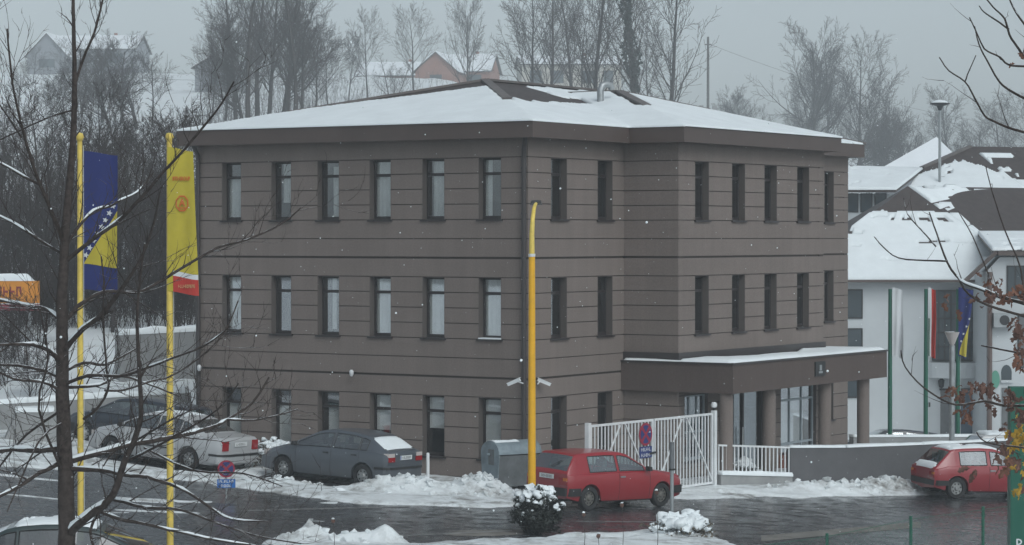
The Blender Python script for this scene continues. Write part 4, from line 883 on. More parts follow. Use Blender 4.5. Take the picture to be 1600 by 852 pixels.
X, Y = np.meshgrid(np.linspace(-.36, .7, 24), np.linspace(-.46, .46, 18)); cover('block_snow', X, Y, .10 + .05 * fbm(X, Y, 3, 5), .97, MAT['snow'], m)
for i, (px_, py_) in enumerate(((180, 636), (247, 630))):
    q = P(px_, py_, 74.9); fl = empty('wall_floodlight', tuple(q), rad(-15), ['small black floodlight on the low retaining wall, nearer the concrete block', 'small black floodlight on the low retaining wall, nearer the building'][i], 'floodlight', 'floodlights on the retaining wall')
    MB().hexa([(-.1, -.06, -.07), (.1, -.06, -.07), (.1, .06, -.1), (-.1, .06, -.1), (-.12, -.10, .08), (.12, -.10, .08), (.12, .08, .10), (-.12, .08, .10)]).build('lamp_head', MAT['black'], fl); MB().box(-.02, .02, .07, .5, -.05, .0).build('bracket', MAT['black'], fl)
# dumpster
du = empty('dumpster', (-.02, 66.02, gz(0, 66) + .02), rad(33), 'galvanised rubbish container with curved lid by the building corner', 'container')
MAT['bin'] = M('galvanised_bin', (.20, .245, .27), .55, metal=.25, var=.30, vscale=2.5, bump=.2, bscale=8); MAT['bin_dark'] = M('weathered_bin_side', (.13, .14, .145), .65, metal=.2, var=.3, vscale=2.5)
W2, L2 = .42, .62
arc = [(W2 * 1.0 * math.cos(t), .98 + .34 * math.sin(t)) for t in np.linspace(0, math.pi, 13)]
end = [(W2 * .80, .16), (W2 * .98, .95)] + arc[1:-1] + [(-W2 * .98, .95), (-W2 * .80, .16)]
m = MB(); m.hexa([(-L2, -W2 * .80, .16), (L2, -W2 * .80, .16), (L2, W2 * .80, .16), (-L2, W2 * .80, .16), (-L2, -W2, .96), (L2, -W2, .96), (L2, W2, .96), (-L2, W2, .96)]); m.build('bin_body', MAT['bin_dark'], du)
m = MB(); pts = [(0, y, z) for y, z in arc]; m.prism([(-L2 - .01, y * 1.03, z + .01) for y, z in arc], (L2 * 2 + .02, 0, 0)); m.build('lid', MAT['bin'], du, smooth=30, fix=True)
for s in (-1, 1):
    m = MB(); m.prism([(s * (L2 + .012), y * 1.06, z * 1.0 + .012) for y, z in end], (s * .025, 0, 0)); pn = m.build('end_panel', MAT['bin'], du, fix=True)
    m = MB(); m.tube([(s * (L2 + .03), .0, .98), (s * (L2 + .14), .0, .98)], .035, 8); m.build('lift_pin', MAT['bin'], pn); MB().box(s * (L2 + .04) - .012, s * (L2 + .04) + .012, -.2, .05, .72, 1.12).build('pin_plate', MAT['bin_dark'], pn)
    for t in (-1, 1): MB().lathe([(.001, -.03), (.085, -.03), (.085, .03), (.001, .03)], (s * L2 * .75, t * W2 * .6, .085), 14, axis='y').build('caster', MAT['rubber'], du)
X, Y = np.meshgrid(np.linspace(-L2, L2 * .2, 30), np.linspace(-.2, .16, 14)); cover('lid_snow', X, Y, .04 * (fbm(X, Y, 3, 9) - .42), .98 + .345 * np.sqrt(1 - (Y / W2) ** 2) + .008, MAT['snow'], du)
# white post with thin wire fence by the dumpster
po = empty('white_post', (-2.2, 66.5, gz(-2.2, 66.5)), 0, 'short white post between the grey car and the dumpster', 'post'); MB().lathe([(.045, -.2), (.045, .86), (.03, .88), (.001, .88)], n=10).build('post_shaft', MAT['white_metal'], po, smooth=40)
# small shrub by the grey car nose, under snow
# yellow street lamp
yl = empty('street_lamp', (.46, 59.0, gz(.46, 59)), 0, 'tall yellow street lamp pole with bent arm in front of the building corner', 'street lamp')
pts = [(0, 0, -.2), (0, 0, 3), (0, 0, 6.2)]; MB().tube(pts, [.098, .088, .075], 14).build('pole', MAT['yellow'], yl, smooth=40)
arm = [(0, 0, 6.22), (.0, .02, 6.7), (.02, .10, 7.05), (.05, .30, 7.28), (.08, .6, 7.38), (.11, 1.0, 7.42)]
MB().tube(arm, [.066, .058, .05, .045, .04, .035], 12).build('arm', MAT['yellow_pole'], yl, smooth=40); MB().lathe([(.08, 6.17), (.082, 6.24), (.068, 6.24)], n=14).build('collar', MAT['white_metal'], yl, smooth=40)
m = MB(); m.hexa([(-.03, .85, 7.38), (.25, .85, 7.38), (.25, 1.45, 7.42), (-.03, 1.45, 7.42), (.0, .9, 7.46), (.22, .9, 7.46), (.22, 1.4, 7.5), (.0, 1.4, 7.5)]); m.build('lamp_head', MAT['black'], yl)
# grey post in front of the street
gpst = empty('grey_post', (3.62, 57.6, gz(3.6, 57.6)), 0, 'slender grey steel post with thicker dark top at the near kerb', 'post')
MB().tube([(0, 0, -.2), (0, 0, 1.5)], .042, 12).build('shaft', MAT['steel'], gpst, smooth=40); MAT['post_top'] = M('dark_grey_sleeve', (.14, .15, .16), .5, var=.2); MB().tube([(0, 0, 1.5), (0, 0, 2.12)], .055, 12).build('sleeve', MAT['post_top'], gpst, smooth=40); MB().tube([(0, 0, 1.48), (0, 0, 1.52)], .07, 12).build('clamp', MAT['black'], gpst)
# cctv on the corner
def cctv(px_, py_, Y, dx, label, rz):
    q = P(px_, py_, Y); c = empty('security_camera', tuple(q), rz, label, 'camera', 'security cameras at the building corner')
    MB().bar((-.17, 0, -.09), (.17, 0, .05), .085, .085).build('housing', MAT['white_metal'], c); MB().bar((-.19, 0, -.06), (.17, 0, .10), .11, .015).build('sunshield', MAT['white_metal'], c); MB().tube([(.12, 0, -.01), (.20, .16, -.06)], .018).build('bracket', MAT['white_metal'], c)
cctv(803, 596, 66.9, -1, 'white security camera on the left facade beside the corner downpipe', rad(-20)); cctv(850, 596, 67.5, 1, 'white security camera on the right facade beside the corner downpipe', rad(190))
for px_, py_, Y, lb in ((549, 583, 70.1, 'small pale wall lamp above the ground floor windows'), (311, 575, 72.9, 'small white lamp on the left end of the facade')):
    q = P(px_, py_, Y); c = empty('wall_lamp', tuple(q), rad(-33), lb, 'lamp', 'small lamps on the left facade'); MB().lathe([(.03, -.09), (.055, -.05), (.06, .05), (.03, .09)], n=10).build('lamp_body', MAT['sign_white'], c, smooth=50); MB().box(-.015, .015, .04, .2, -.02, .02).build('bracket', MAT['black'], c)
# ================================================================ flag poles and flags
def cloth(name, pl, w, h, fold, mat, parent, colour_fn=None, nx=14, nz=40, taper=0.0, lean=0.0, seed=0):
    """hanging flag: grid from the pole (x=0) outward, folds across; thickness by solidify-free double layer"""
    U, Vv = np.meshgrid(np.linspace(0, 1, nx), np.linspace(0, 1, nz)); X = U * w * (1 - taper * Vv) + lean * Vv * U; Y = fold * np.sin(U * 9 + Vv * 2 + seed) * U * (.4 + .6 * Vv) + fold * .5 * np.sin(Vv * 7 + seed) * U; Z = -Vv * h - .10 * U * np.sin(U * 2)
    i = np.arange((nz - 1) * nx).reshape(nz - 1, nx)[:, :-1].ravel(); Fq = np.stack([i, i + nx, i + nx + 1, i + 1], 1); V = np.stack([X, Y, Z], -1).reshape(-1, 3) + np.array(pl)
    V2 = V + np.array([0, .006, 0]); n0 = len(V); o = mesh_np(name, np.vstack([V, V2]), np.vstack([Fq, Fq[:, ::-1] + n0]), mat, parent, smooth=True)
    def at(u, v, off=-.012):
        x = u * w * (1 - taper * v) + lean * v * u; y = fold * np.sin(u * 9 + v * 2 + seed) * u * (.4 + .6 * v) + fold * .5 * np.sin(v * 7 + seed) * u; return Vector((pl[0] + x, pl[1] + y + off, pl[2] - v * h - .10 * u * math.sin(u * 2)))
    return o, at
FL_BLUE = M('flag_blue', (.012, .022, .13), .85, var=.1); FL_YEL = M('flag_yellow', (.46, .38, .035), .85, var=.08); FL_RED = M('flag_red', (.42, .035, .025), .85); FL_WHITE = M('flag_white', (.60, .62, .64), .85); FL_ORANGE = M('flag_print_orange', (.52, .13, .02), .85); FL_GREEN = M('flag_green', (.03, .10, .06), .85)
def patch(name, at, uv, mat, parent, off=-.012):
    pts = [at(u, v, off) for u, v in uv]; m = MB(); m.add(pts, [tuple(range(len(pts)))]); return m.build(name, mat, parent)
def gridpatch(name, at, ufn, v0, v1, mat, parent, n=16, k=8, off=-.010):
    m = MB(); vs = []
    for i in range(n + 1):
        v = v0 + (v1 - v0) * i / n; a, b = ufn(v)
        vs += [at(a + (b - a) * j / k, v, off) for j in range(k + 1)]
    fs = [(i * (k + 1) + j, (i + 1) * (k + 1) + j, (i + 1) * (k + 1) + j + 1, i * (k + 1) + j + 1) for i in range(n) for j in range(k)]
    return m.add(vs, fs).build(name, mat, parent)
def pole(px_, py_top, Y, r, mat, label, grp, cat='flagpole', zb=None, finial=True, name='flagpole'):
    t = P(px_, py_top, Y); z0 = gz(t.x, Y) if zb is None else zb; p_ = empty(name, (t.x, Y, z0), 0, label, cat, grp); H = t.z - z0
    MB().tube([(0, 0, -.2), (0, 0, H * .5), (0, 0, H - .12)], [r, r * .95, r * .8], 12).build('shaft', mat, p_, smooth=40)
    if finial: MB().lathe([(.001, H + .06), (.06, H + .04), (.085, H - .03), (.06, H - .09), (.04, H - .12)], n=12).build('finial', MAT['yellow_pole'], p_, smooth=50)
    m = MB(); m.tube([(r + .012, -.01, .9), (r + .012, -.01, H - .2)], .006, 4); m.build('halyard', MAT['sign_white'], p_)
    return p_, H, t
p_, H, t = pole(125, 212, 50, .062, MAT['yellow_pole'], 'yellow flagpole carrying the blue and yellow starred flag', 'yellow flagpoles')
f1 = empty('national_flag', (t.x + .06, 50, CAMZ + (371 - 236) / F_PX * 50), 0, 'tall blue flag with yellow triangle and white stars on yellow pole', 'flag')
hF = (452 - 236) / F_PX * 50; wF = 54 / F_PX * 50
fo, at = cloth('flag_cloth', (0, 0, 0), wF * 1.0, hF, .05, FL_BLUE, f1, seed=.5)
v0, v1 = .40, .815
gridpatch('yellow_triangle', at, lambda v: (max(0.02, 1.0 - (v - v0) / (v1 - v0) * .98), 1.0), v0, v1, FL_YEL, f1)
for i in range(8):
    s_ = (i + .2) / 7.6; u = .93 - .86 * s_; v = .355 + .42 * s_ - .0; c = at(u - .03, v, -.018); pts = []
    if v > .80: continue
    for q in range(10):
        rr = .066 if q % 2 == 0 else .028; a_ = math.pi / 2 + q * math.pi / 5 - .3; pts.append((c.x + rr * math.cos(a_), c.y, c.z + rr * math.sin(a_)))
    m = MB(); m.prism(pts, (0, .003, 0)); m.build('star', FL_WHITE, f1)
p_, H, t = pole(265, 212, 50, .068, MAT['yellow_pole'], 'yellow flagpole carrying the yellow company banner', 'yellow flagpoles')
f2 = empty('company_banner', (t.x - .03, 49.93, CAMZ + (371 - 230) / F_PX * 50), 0, 'long yellow banner with orange emblem and red foot beside the building', 'flag')
hF = (455 - 230) / F_PX * 50; wF = 40 / F_PX * 50
fo, at = cloth('banner_cloth', (0, 0, 0), wF, hF, .03, FL_YEL, f2, taper=-.22, seed=2.0)
gridpatch('white_band', at, lambda v: (.0 + .18, 1.0), .855, .89, FL_WHITE, f2, 4); gridpatch('red_foot', at, lambda v: (.18, 1.0), .89, 1.0, FL_RED, f2, 6)
c = at(.52, .205, -.03); text_mesh('banner_text', 'BTS·GROUP', .105, FL_ORANGE, f2, tuple(c), (rad(90), 0, 0), sx=.62, bold=.004)
c = at(.62, .945, -.035); glyphs('banner_text', M('banner_small_print', (.50, .30, .14), .8), f2, tuple(c), .33, .065, 10, seed=5)
c = at(.53, .375, -.03); 
def octa(r0, r1, sy=1.25): 
    m = MB(); n = 8; vs = []
    for r in (r0, r1):
        for q in range(n): a_ = math.pi / 8 + q * math.pi / 4; vs.append((c.x + r * math.cos(a_), c.y, c.z + sy * r * math.sin(a_)))
    m.add(vs, [(q, (q + 1) % n, (q + 1) % n + n, q + n) for q in range(n)]); return m
octa(.135, .108).build('emblem_ring', FL_ORANGE, f2); text_mesh('emblem_letter', 'A', .20, FL_ORANGE, f2, (c.x, c.y, c.z + .01), (rad(90), 0, 0), sx=.8, bold=.008)
MB().box(c.x - .07, c.x + .07, c.y - .002, c.y, c.z - .10, c.z - .078).build('emblem_bar', FL_ORANGE, f2)
# three green poles before the white building
for px_, lb, kind in ((1391, 'green flagpole with a limp white flag before the white building', 0), (1447, 'green flagpole with a red and white flag before the white building', 1), (1497, 'green flagpole with a blue and yellow flag before the tall window', 2)):
    p_, H, t = pole(px_, 446, 83, .075, MAT['green'], lb, 'green flagpoles', finial=False)
    z0 = CAMZ + (371 - 449) / F_PX * 83; hF = 107 / F_PX * 83
    fl = empty('limp_flag', (t.x, 82.9, z0), 0, ['limp white flag on the leftmost green pole', 'limp red, white and green flag on the middle green pole', 'limp blue and yellow starred flag before the tall barred window'][kind], 'flag', 'limp flags on green poles')
    cm = [FL_WHITE, FL_WHITE, FL_BLUE][kind]; fo, at = cloth('flag_cloth', (.06 if kind != 2 else .0, 0, 0), [.34, .24, .48][kind], hF, .10, cm, fl, taper=[0, 0, .45][kind], seed=kind * 1.7)
    if kind == 1:
        gridpatch('red_stripe', at, lambda v: (.45, 1.0), .0, 1.0, FL_RED, fl, 16, 6); gridpatch('green_stripe', at, lambda v: (0.0, .18), .45, 1.0, FL_GREEN, fl, 12, 4)
    if kind == 2:
        gridpatch('yellow_field', at, lambda v: (max(.12, 1.0 - (v - .48) * 1.9), .98), .48, .98, FL_YEL, fl, 14, 6)
        for s_ in range(4):
            c = at(.9 - .2 * s_, .42 + .12 * s_, -.03); m = MB(); m.prism([(c.x + (.05 if q % 2 == 0 else .02) * math.cos(q * math.pi / 5), c.y, c.z + (.05 if q % 2 == 0 else .02) * math.sin(q * math.pi / 5)) for q in range(10)], (0, .003, 0)); m.build('star', FL_WHITE, fl)
# globe street lamp by the flag poles
q = P(1488, 540, 79); sl_ = empty('park_lamp', (q.x, 79, gz(q.x, 79)), 0, 'grey lamp post with an inverted cone shade before the white building', 'street lamp'); H = q.z - gz(q.x, 79)
MB().tube([(0, 0, -.2), (0, 0, H)], .085, 12).build('pole', MAT['steel'], sl_, smooth=40); m = MB(); m.lathe([(.05, H), (.08, H + .05), (.22, H + .38), (.24, H + .42), (.001, H + .44)], n=16); m.build('lamp_shade', MAT['tail_clear'], sl_, smooth=40)
# green pillar sign at the right edge
q = P(1580, 605, 34); gs = empty('green_pillar_sign', (q.x, 34, gz(q.x, 34)), 0, 'flat green sign panel standing at the right edge', 'sign'); Hs = q.z - gz(q.x, 34)
MAT['green_sign'] = M('green_sign_face', (.003, .085, .055), .4, var=.06); MB().box(0, 1.3, 0, .22, .2, Hs).build('sign_panel', MAT['green_sign'], gs); MB().box(-.01, 1.31, .01, .21, 0, .199).build('sign_base', MAT['concrete'], gs)
text_mesh('sign_text', 'D', .11, MAT['sign_white'], gs, (.115, -.004, CAMZ - (848 - 371) / F_PX * 34 - gz(q.x, 34)), (rad(90), 0, 0), bold=.004)
# green mesh fence bottom right
mf = empty('green_mesh_fence', (0, 0, 0), 0, 'green wire mesh fence with thin posts at the lower right', 'fence'); tops = []
for px_, py_ in ((1160, 852), (1293, 834), (1424, 807), (1537, 792), (1650, 776)):
    q = P(px_, py_, 50); x, y = q.x, q.y; z0 = gz(x, y); MB().tube([(x, y, z0 - .1), (x, y, q.z)], .032, 8).build('post', MAT['green'], mf, smooth=40); tops.append(q)
MAT['wire'] = M('green_fence_wire', (.035, .12, .085), .5)
for a, b in zip(tops, tops[1:]):
    m = MB(); L = (b - a).length; n = int(L / .11)
    def pt(u, v): p0 = a.lerp(b, u); zt = p0.z - .06; z0 = gz(p0.x, p0.y); return Vector((p0.x, p0.y - .035, z0 + (zt - z0) * v))
    for s in (1, -1):
        for i in range(-8, n + 8):
            u0 = i / n; u1 = u0 + s * (1.0 / L); ua, ub = (u0, u1); va, vb = 0.0, 1.0
            for lim in (0.0, 1.0):
                if (ua - lim) * (ub - lim) < 0:
                    vt = va + (vb - va) * (lim - ua) / (ub - ua)
                    if (lim == 0 and ua < 0) or (lim == 1 and ua > 1): ua, va = lim, vt
                    else: ub, vb = lim, vt
            if min(ua, ub) < -1e-6 or max(ua, ub) > 1 + 1e-6: continue
            m.tube([pt(ua, va), pt(ub, vb)], .0028, 3, caps=False)
    m.tube([pt(0, 1), pt(1, 1)], .006, 4); o = m.build('wire_mesh', MAT['wire'], mf); o['kind'] = 'stuff'
# orange billboard on the left slope
q = P(-40, 428, 92); bb = empty('orange_billboard', (q.x, 92, gz(q.x, 92)), 0, 'orange and dark red billboard with snow on top at the left edge', 'sign'); zb = gz(q.x, 92)
MAT['bb_orange'] = M('billboard_orange', (.62, .24, .02), .5, var=.08); MAT['bb_red'] = M('billboard_red', (.20, .012, .03), .5, var=.1); W = 100 / F_PX * 92
z1 = q.z - zb - .26; z0 = z1 - .80; MB().box(0, W, 0, .25, z0, z1).build('panel', MAT['bb_orange'], bb); MB().box(0, W, -.004, .25, z0 - .27, z0 - .04).build('red_band', MAT['bb_red'], bb); MB().box(0, W, -.003, .24, z0 - .039, z0 - .001).build('white_band', FL_WHITE, bb)
glyphs('billboard_text', MAT['bb_red'], bb, (1.25, -.004, z0 + .42), .95, .36, 4, seed=3)
X, Y = np.meshgrid(np.linspace(0, W, 40), np.linspace(-.02, .27, 7)); cover('billboard_snow', X, Y, .20 + .1 * fbm(X, Y, 1.5, 3) - .3 * sstep(W - .5, W - .1, X) - .06 * (Y < 0), z1, MAT['snow'], bb)
for x in (.4, W - .4): MB().tube([(x, .3, -.3), (x, .3, z1)], .07).build('leg', MAT['steel'], bb)
# ================================================================ white buildings on the right
def wbox(root, name, mat, x0, x1, y0, y1, z0, z1): return MB().box(x0, x1, y0, y1, z0, z1).build(name, mat, root)
MAT['dark_glass'] = M('far_window_glass', (.055, .070, .080), .12, spec=.6); MAT['dark_frame'] = M('black_iron_frame', (.02, .02, .022), .5); MAT['white_frame'] = M('white_window_frame', (.55, .57, .58), .5)
def far_window(root, x0, x1, z0, z1, y, mull=1, rows=1, frame='dark_frame', name='window', glass='dark_glass', depth=.10):
    """window in a wall that faces -y, y = wall face: frame, pane and glazing bars"""
    t = .06; m = MB(); m.box(x0, x1, y - .02, y + .04, z1 - t, z1); m.box(x0, x1, y - .02, y + .04, z0, z0 + t); m.box(x0, x0 + t, y - .02, y + .04, z0 + t, z1 - t); m.box(x1 - t, x1, y - .02, y + .04, z0 + t, z1 - t)
    for i in range(1, mull + 1): x = x0 + (x1 - x0) * i / (mull + 1); m.box(x - .03, x + .03, y - .018, y + .035, z0 + t, z1 - t)
    for i in range(1, rows): z = z0 + (z1 - z0) * i / rows; m.box(x0 + t, x1 - t, y - .016, y + .03, z - .03, z + .03)
    w = m.build(name, MAT[frame], root); MB().box(x0 + t, x1 - t, y - .006, y - .001, z0 + t, z1 - t).build('pane', MAT[glass], w); return w
def snow_roof(root, name, quad, thick, mat_roof, cover_fn, seed, nu=60, nv=40, th=.12):
    """roof slope from 4 corners (eave a-b, ridge d-c): dark slab plus a ragged snow sheet with real thickness"""
    a, b, c, d = [Vector(p) for p in quad]; n = (b - a).cross(d - a).normalized()
    if n.z < 0: n = -n
    m = MB(); m.hexa([p - n * thick for p in (a, b, c, d)] + [a, b, c, d]); r = m.build(name, mat_roof, root)
    U, Vv = np.meshgrid(np.linspace(0, 1, nu), np.linspace(0, 1, nv)); pa = [np.array(p) for p in (a, b, c, d)]
    Pt = ((1 - U) * (1 - Vv))[..., None] * pa[0] + (U * (1 - Vv))[..., None] * pa[1] + (U * Vv)[..., None] * pa[2] + ((1 - U) * Vv)[..., None] * pa[3]
    T = cover_fn(U, Vv, fbm(U * 6 + seed, Vv * 6, 1.0, seed + 80), fbm(U * 4, Vv * 22 + seed, 1.0, seed + 90))
    T = np.where(T > 0, th, -.05)
    return r, cover('roof_snow', Pt[..., 0], Pt[..., 1], T, Pt[..., 2] + .005, MAT['snow'], root)
YW = 104.0
def S(px_, Y=YW): return (px_ - 800) / F_PX * Y
def Zp(py_, Y=YW): return CAMZ - (py_ - 371) / F_PX * Y
# front white house: wall px 1240..1508
wh = empty('white_town_house', (0, 0, 0), 0, 'white two storey house with snowy roof and tall barred bay window', 'building')
zg = -2.4; ze = Zp(441)
wbox(wh, 'wall', MAT['white_plaster'], S(1240), S(1545), YW, YW + 9, zg, ze)
wbox(wh, 'eave_board', MAT['fascia'], S(1235), S(1540), YW - .55, YW + .0, ze + .002, ze + .10)
apex = (S(1418, YW + 4.4), YW + 4.4, Zp(291, YW + 4.4)); apexR = (S(1640, YW + 9.5), YW + 9.5, apex[2])
eL = (S(1225, YW - .5), YW - .5, ze + .10); eR = (S(1620, YW - .5), YW - .5, ze + .10)
def front_cov(U, V, n, n2): return np.where((V < .70 + (n - .5) * .05) & (n2 < .70) | (V < .06), 1, -1) * np.where((V > .60) & (V < .665) & (np.abs(((U * 5.2) % 1) - .5) < .30) & (U > .3), -1, 1)
snow_roof(wh, 'roof', (eL, eR, apex, apex), .12, MAT['roofing'], front_cov, 1, 90, 70)
def right_cov(U, V, n, n2): return np.where((n2 < .62) & (V < .97 + (n - .5) * .2), 1, -1)
snow_roof(wh, 'roof', ((eR[0] + .05, eR[1], eR[2]), (eR[0] + 6, eR[1] + 14, eR[2]), apexR, apex), .12, MAT['roofing'], right_cov, 2, 60, 60)
MB().add([eL, (eL[0], YW + 12, eL[2]), apex], [(0, 1, 2)]).build('roof_side', MAT['roofing'], wh)
for py0, py1 in ((452, 498), (513, 548), (594, 622)): far_window(wh, S(1322), S(1348), Zp(py1), Zp(py0), YW - .03, 0)
bay = far_window(wh, S(1456), S(1534), Zp(564), Zp(453), YW - .12, 7, 5, name='bay_window')
m = MB(); cx = S(1495); Rb = S(1540) - cx; pts = [(cx - Rb, YW, Zp(590))] + [(cx + Rb * math.sin(t), YW - .75 * math.cos(t), Zp(590)) for t in np.linspace(-math.pi / 2, math.pi / 2, 15)]; m.prism(pts[1:], (0, 0, .62)); m.build('bay_base', MAT['white_plaster'], wh, fix=True)
MAT['door_grey'] = M('grey_shutter_door', (.13, .135, .14), .6, var=.15); MAT['door_glass'] = M('blue_grey_glass_door', (.10, .14, .18), .15)
for x0, x1, mt in ((1470, 1485, 'door_grey'), (1492, 1523, 'door_glass')):
    d_ = wbox(wh, 'door', MAT[mt], S(x0), S(x1), YW - .05, YW - .001, zg, Zp(610)); wbox(d_, 'door_frame', MAT['dark_frame'], S(x0) - .05, S(x1) + .05, YW - .07, YW - .051, Zp(610), Zp(607))
MB().box(S(1497), S(1504), YW - .06, YW - .052, Zp(632), Zp(622)).build('notice', MAT['sign_cyan'], wh)
for px_ in (1470, 1525): 
    m = MB(); m.lathe([(.03, -.22), (.10, -.16), (.13, .10), (.05, .18)], (S(px_), YW - .22, Zp(598)), 8); m.box(S(px_) - .02, S(px_) + .02, YW - .2, YW, Zp(598) - .02, Zp(598) + .02); m.build('wall_lantern', MAT['dark_frame'], wh)
wbox(wh, 'vent', MAT['dark_frame'], S(1449), S(1454), YW - .04, YW - .001, Zp(636), Zp(629))
# right wing with the sloping eave
YR = 101.0
wr_ = empty('white_gabled_wing', (0, 0, 0), 0, 'white gabled building with brown downpipe and arched niche at right', 'building')
def SR(p): return S(p, YR)
def ZR_(p): return Zp(p, YR)
m = MB(); m.prism([(SR(1541), YR, -2.5), (SR(1541), YR, ZR_(425)), (SR(1562), YR, ZR_(402)), (SR(1760), YR, ZR_(402)), (SR(1760), YR, -2.5)], (0, 6, 0)); m.build('wall', MAT['white_plaster'], wr_, fix=True)
m = MB(); m.bar((SR(1508), YR + .4, ZR_(442)), (SR(1558), YR + .2, ZR_(394)), 1.2, .14); m.bar((SR(1557), YR + .2, ZR_(396)), (SR(1760), YR + .2, ZR_(398)), 1.2, .16); m.build('roof_edge', MAT['fascia'], wr_)
snow_roof(wr_, 'roof', ((SR(1556), YR + .8, ZR_(396) + .1), (SR(1790), YR + .8, ZR_(396) + .1), (SR(1790), YR + 4.5, ZR_(365)), (SR(1560), YR + 4.5, ZR_(365))), .1, MAT['roofing'], lambda U, V, n, n2: np.where(n2 < .7, 1, -1), 4)
far_window(wr_, SR(1573), SR(1612), ZR_(467), ZR_(415), YR - .03, 2, 1, glass='dark_glass')
MB().tube([(SR(1546), YR - .12, -2.5), (SR(1546), YR - .12, ZR_(425))], .10, 8).build('downpipe', M('brown_downpipe', (.12, .085, .075), .5), wr_, smooth=40)
m = MB(); cx, cz = SR(1573), ZR_(590); m.prism([(SR(1565), YR - .02, ZR_(594)), (SR(1581), YR - .02, ZR_(594))] + [(cx + .21 * math.cos(t), YR - .02, ZR_(582) + .30 * math.sin(t)) for t in np.linspace(0, math.pi, 9)], (0, .015, 0)); m.build('arched_niche', MAT['dark_glass'], wr_, fix=True)
MB().box(SR(1564), SR(1583), YR - .10, YR - .001, ZR_(598), ZR_(594)).build('niche_sill', MAT['white_plaster'], wr_)
m = MB(); m.lathe([(.001, 0), (.17, 0), (.17, .04), (.001, .04)], (0, 0, 0), 24, axis='y'); o = m.build('round_green_sign', M('pale_green_sign', (.10, .30, .22), .5), None); o.location = (SR(1555.5), YR - .06, ZR_(593)); o.scale = (1, 1, 2.1); tag(o, 'oval pale green sign on the white wall right of the downpipe', 'sign')
far_window(wr_, SR(1590), SR(1605), ZR_(575), ZR_(490), YR - .03, 0, 1, glass='door_grey')
wbox(wr_, 'garage_door', MAT['door_grey'], SR(1566), SR(1582), YR - .05, YR - .001, -2.5, ZR_(606))
m = empty('air_conditioner', (SR(1567), YR - .2, ZR_(500)), 0, 'grey air conditioner on the white wall under the window', 'air conditioner'); MB().box(-.42, .42, -.18, .15, -.28, .28).build('casing', MAT['steel'], m); MB().lathe([(.001, -.19), (.2, -.19), (.2, -.182)], n=14, axis='y').build('fan_grille', MAT['dark_frame'], m)
# larger roof complex behind
YB = 122.0
bb2 = empty('large_snowy_house', (0, 0, 0), 0, 'large house with wide dark hip roof patched with snow behind', 'building')
def B(px_, py_, Y=YB): return (S(px_, Y), Y, Zp(py_, Y))
wbox(bb2, 'wall', MAT['white_plaster'], S(1300, YB), S(1700, YB), YB, YB + 12, -2, Zp(298, YB) - .15)
for i in range(3): far_window(bb2, S(1322 + i * 22, YB), S(1341 + i * 22, YB), Zp(332, YB), Zp(302, YB), YB - .03, 0, 1)
snow_roof(bb2, 'roof', (B(1392, 346, YB - 2), B(1660, 346, YB - 2), B(1516, 230, YB + 6), B(1440, 262, YB + 4)), .12, MAT['roofing'], lambda U, V, n, n2: np.where((V < .86 + (n - .5) * .25 - .35 * np.clip(U - .55, 0, 1)) & (n2 < .74), 1, -1), 6, 90, 60)
snow_roof(bb2, 'roof', (B(1660, 350, YB - 1.9), B(1800, 350, YB - 1.9), B(1760, 232, YB + 6), B(1515, 229, YB + 6.05)), .12, MAT['roofing'], lambda U, V, n, n2: np.where((n2 > .50) & (n > .40) & (V < .9), 1, -1), 7, 60, 60)
snow_roof(bb2, 'roof', (B(1285, 297, YB - .9), B(1400, 297, YB - .9), B(1445, 262, YB + 4), B(1300, 258, YB + 4)), .12, MAT['roofing'], lambda U, V, n, n2: np.where((n2 < .70) & (V < .93), 1, -1), 8, 60, 30)
MB().bar(B(1515, 229, YB + 6), B(1440, 262, YB + 4), .3, .1).build('ridge_cap', MAT['ridge'], bb2)
q = B(1468, 163, YB + 2); z0_ = Zp(268, YB + 2); ml = empty('mast_lamp', (q[0], YB + 2, z0_), 0, 'tall mast lamp with flat snowy hood above the roofs', 'street lamp'); H = q[2] - z0_
MB().tube([(0, 0, -8), (0, 0, H)], .07, 8).build('mast', MAT['steel'], ml); MB().lathe([(.05, H - .35), (.16, H - .1), (.48, H), (.48, H + .05), (.001, H + .08)], n=14).build('hood', MAT['dark_frame'], ml); m = MB(); m.lathe([(.42, H + .06), (.3, H + .16), (.001, H + .22)], n=12); m.build('hood_snow', MAT['snow'], ml, smooth=50)
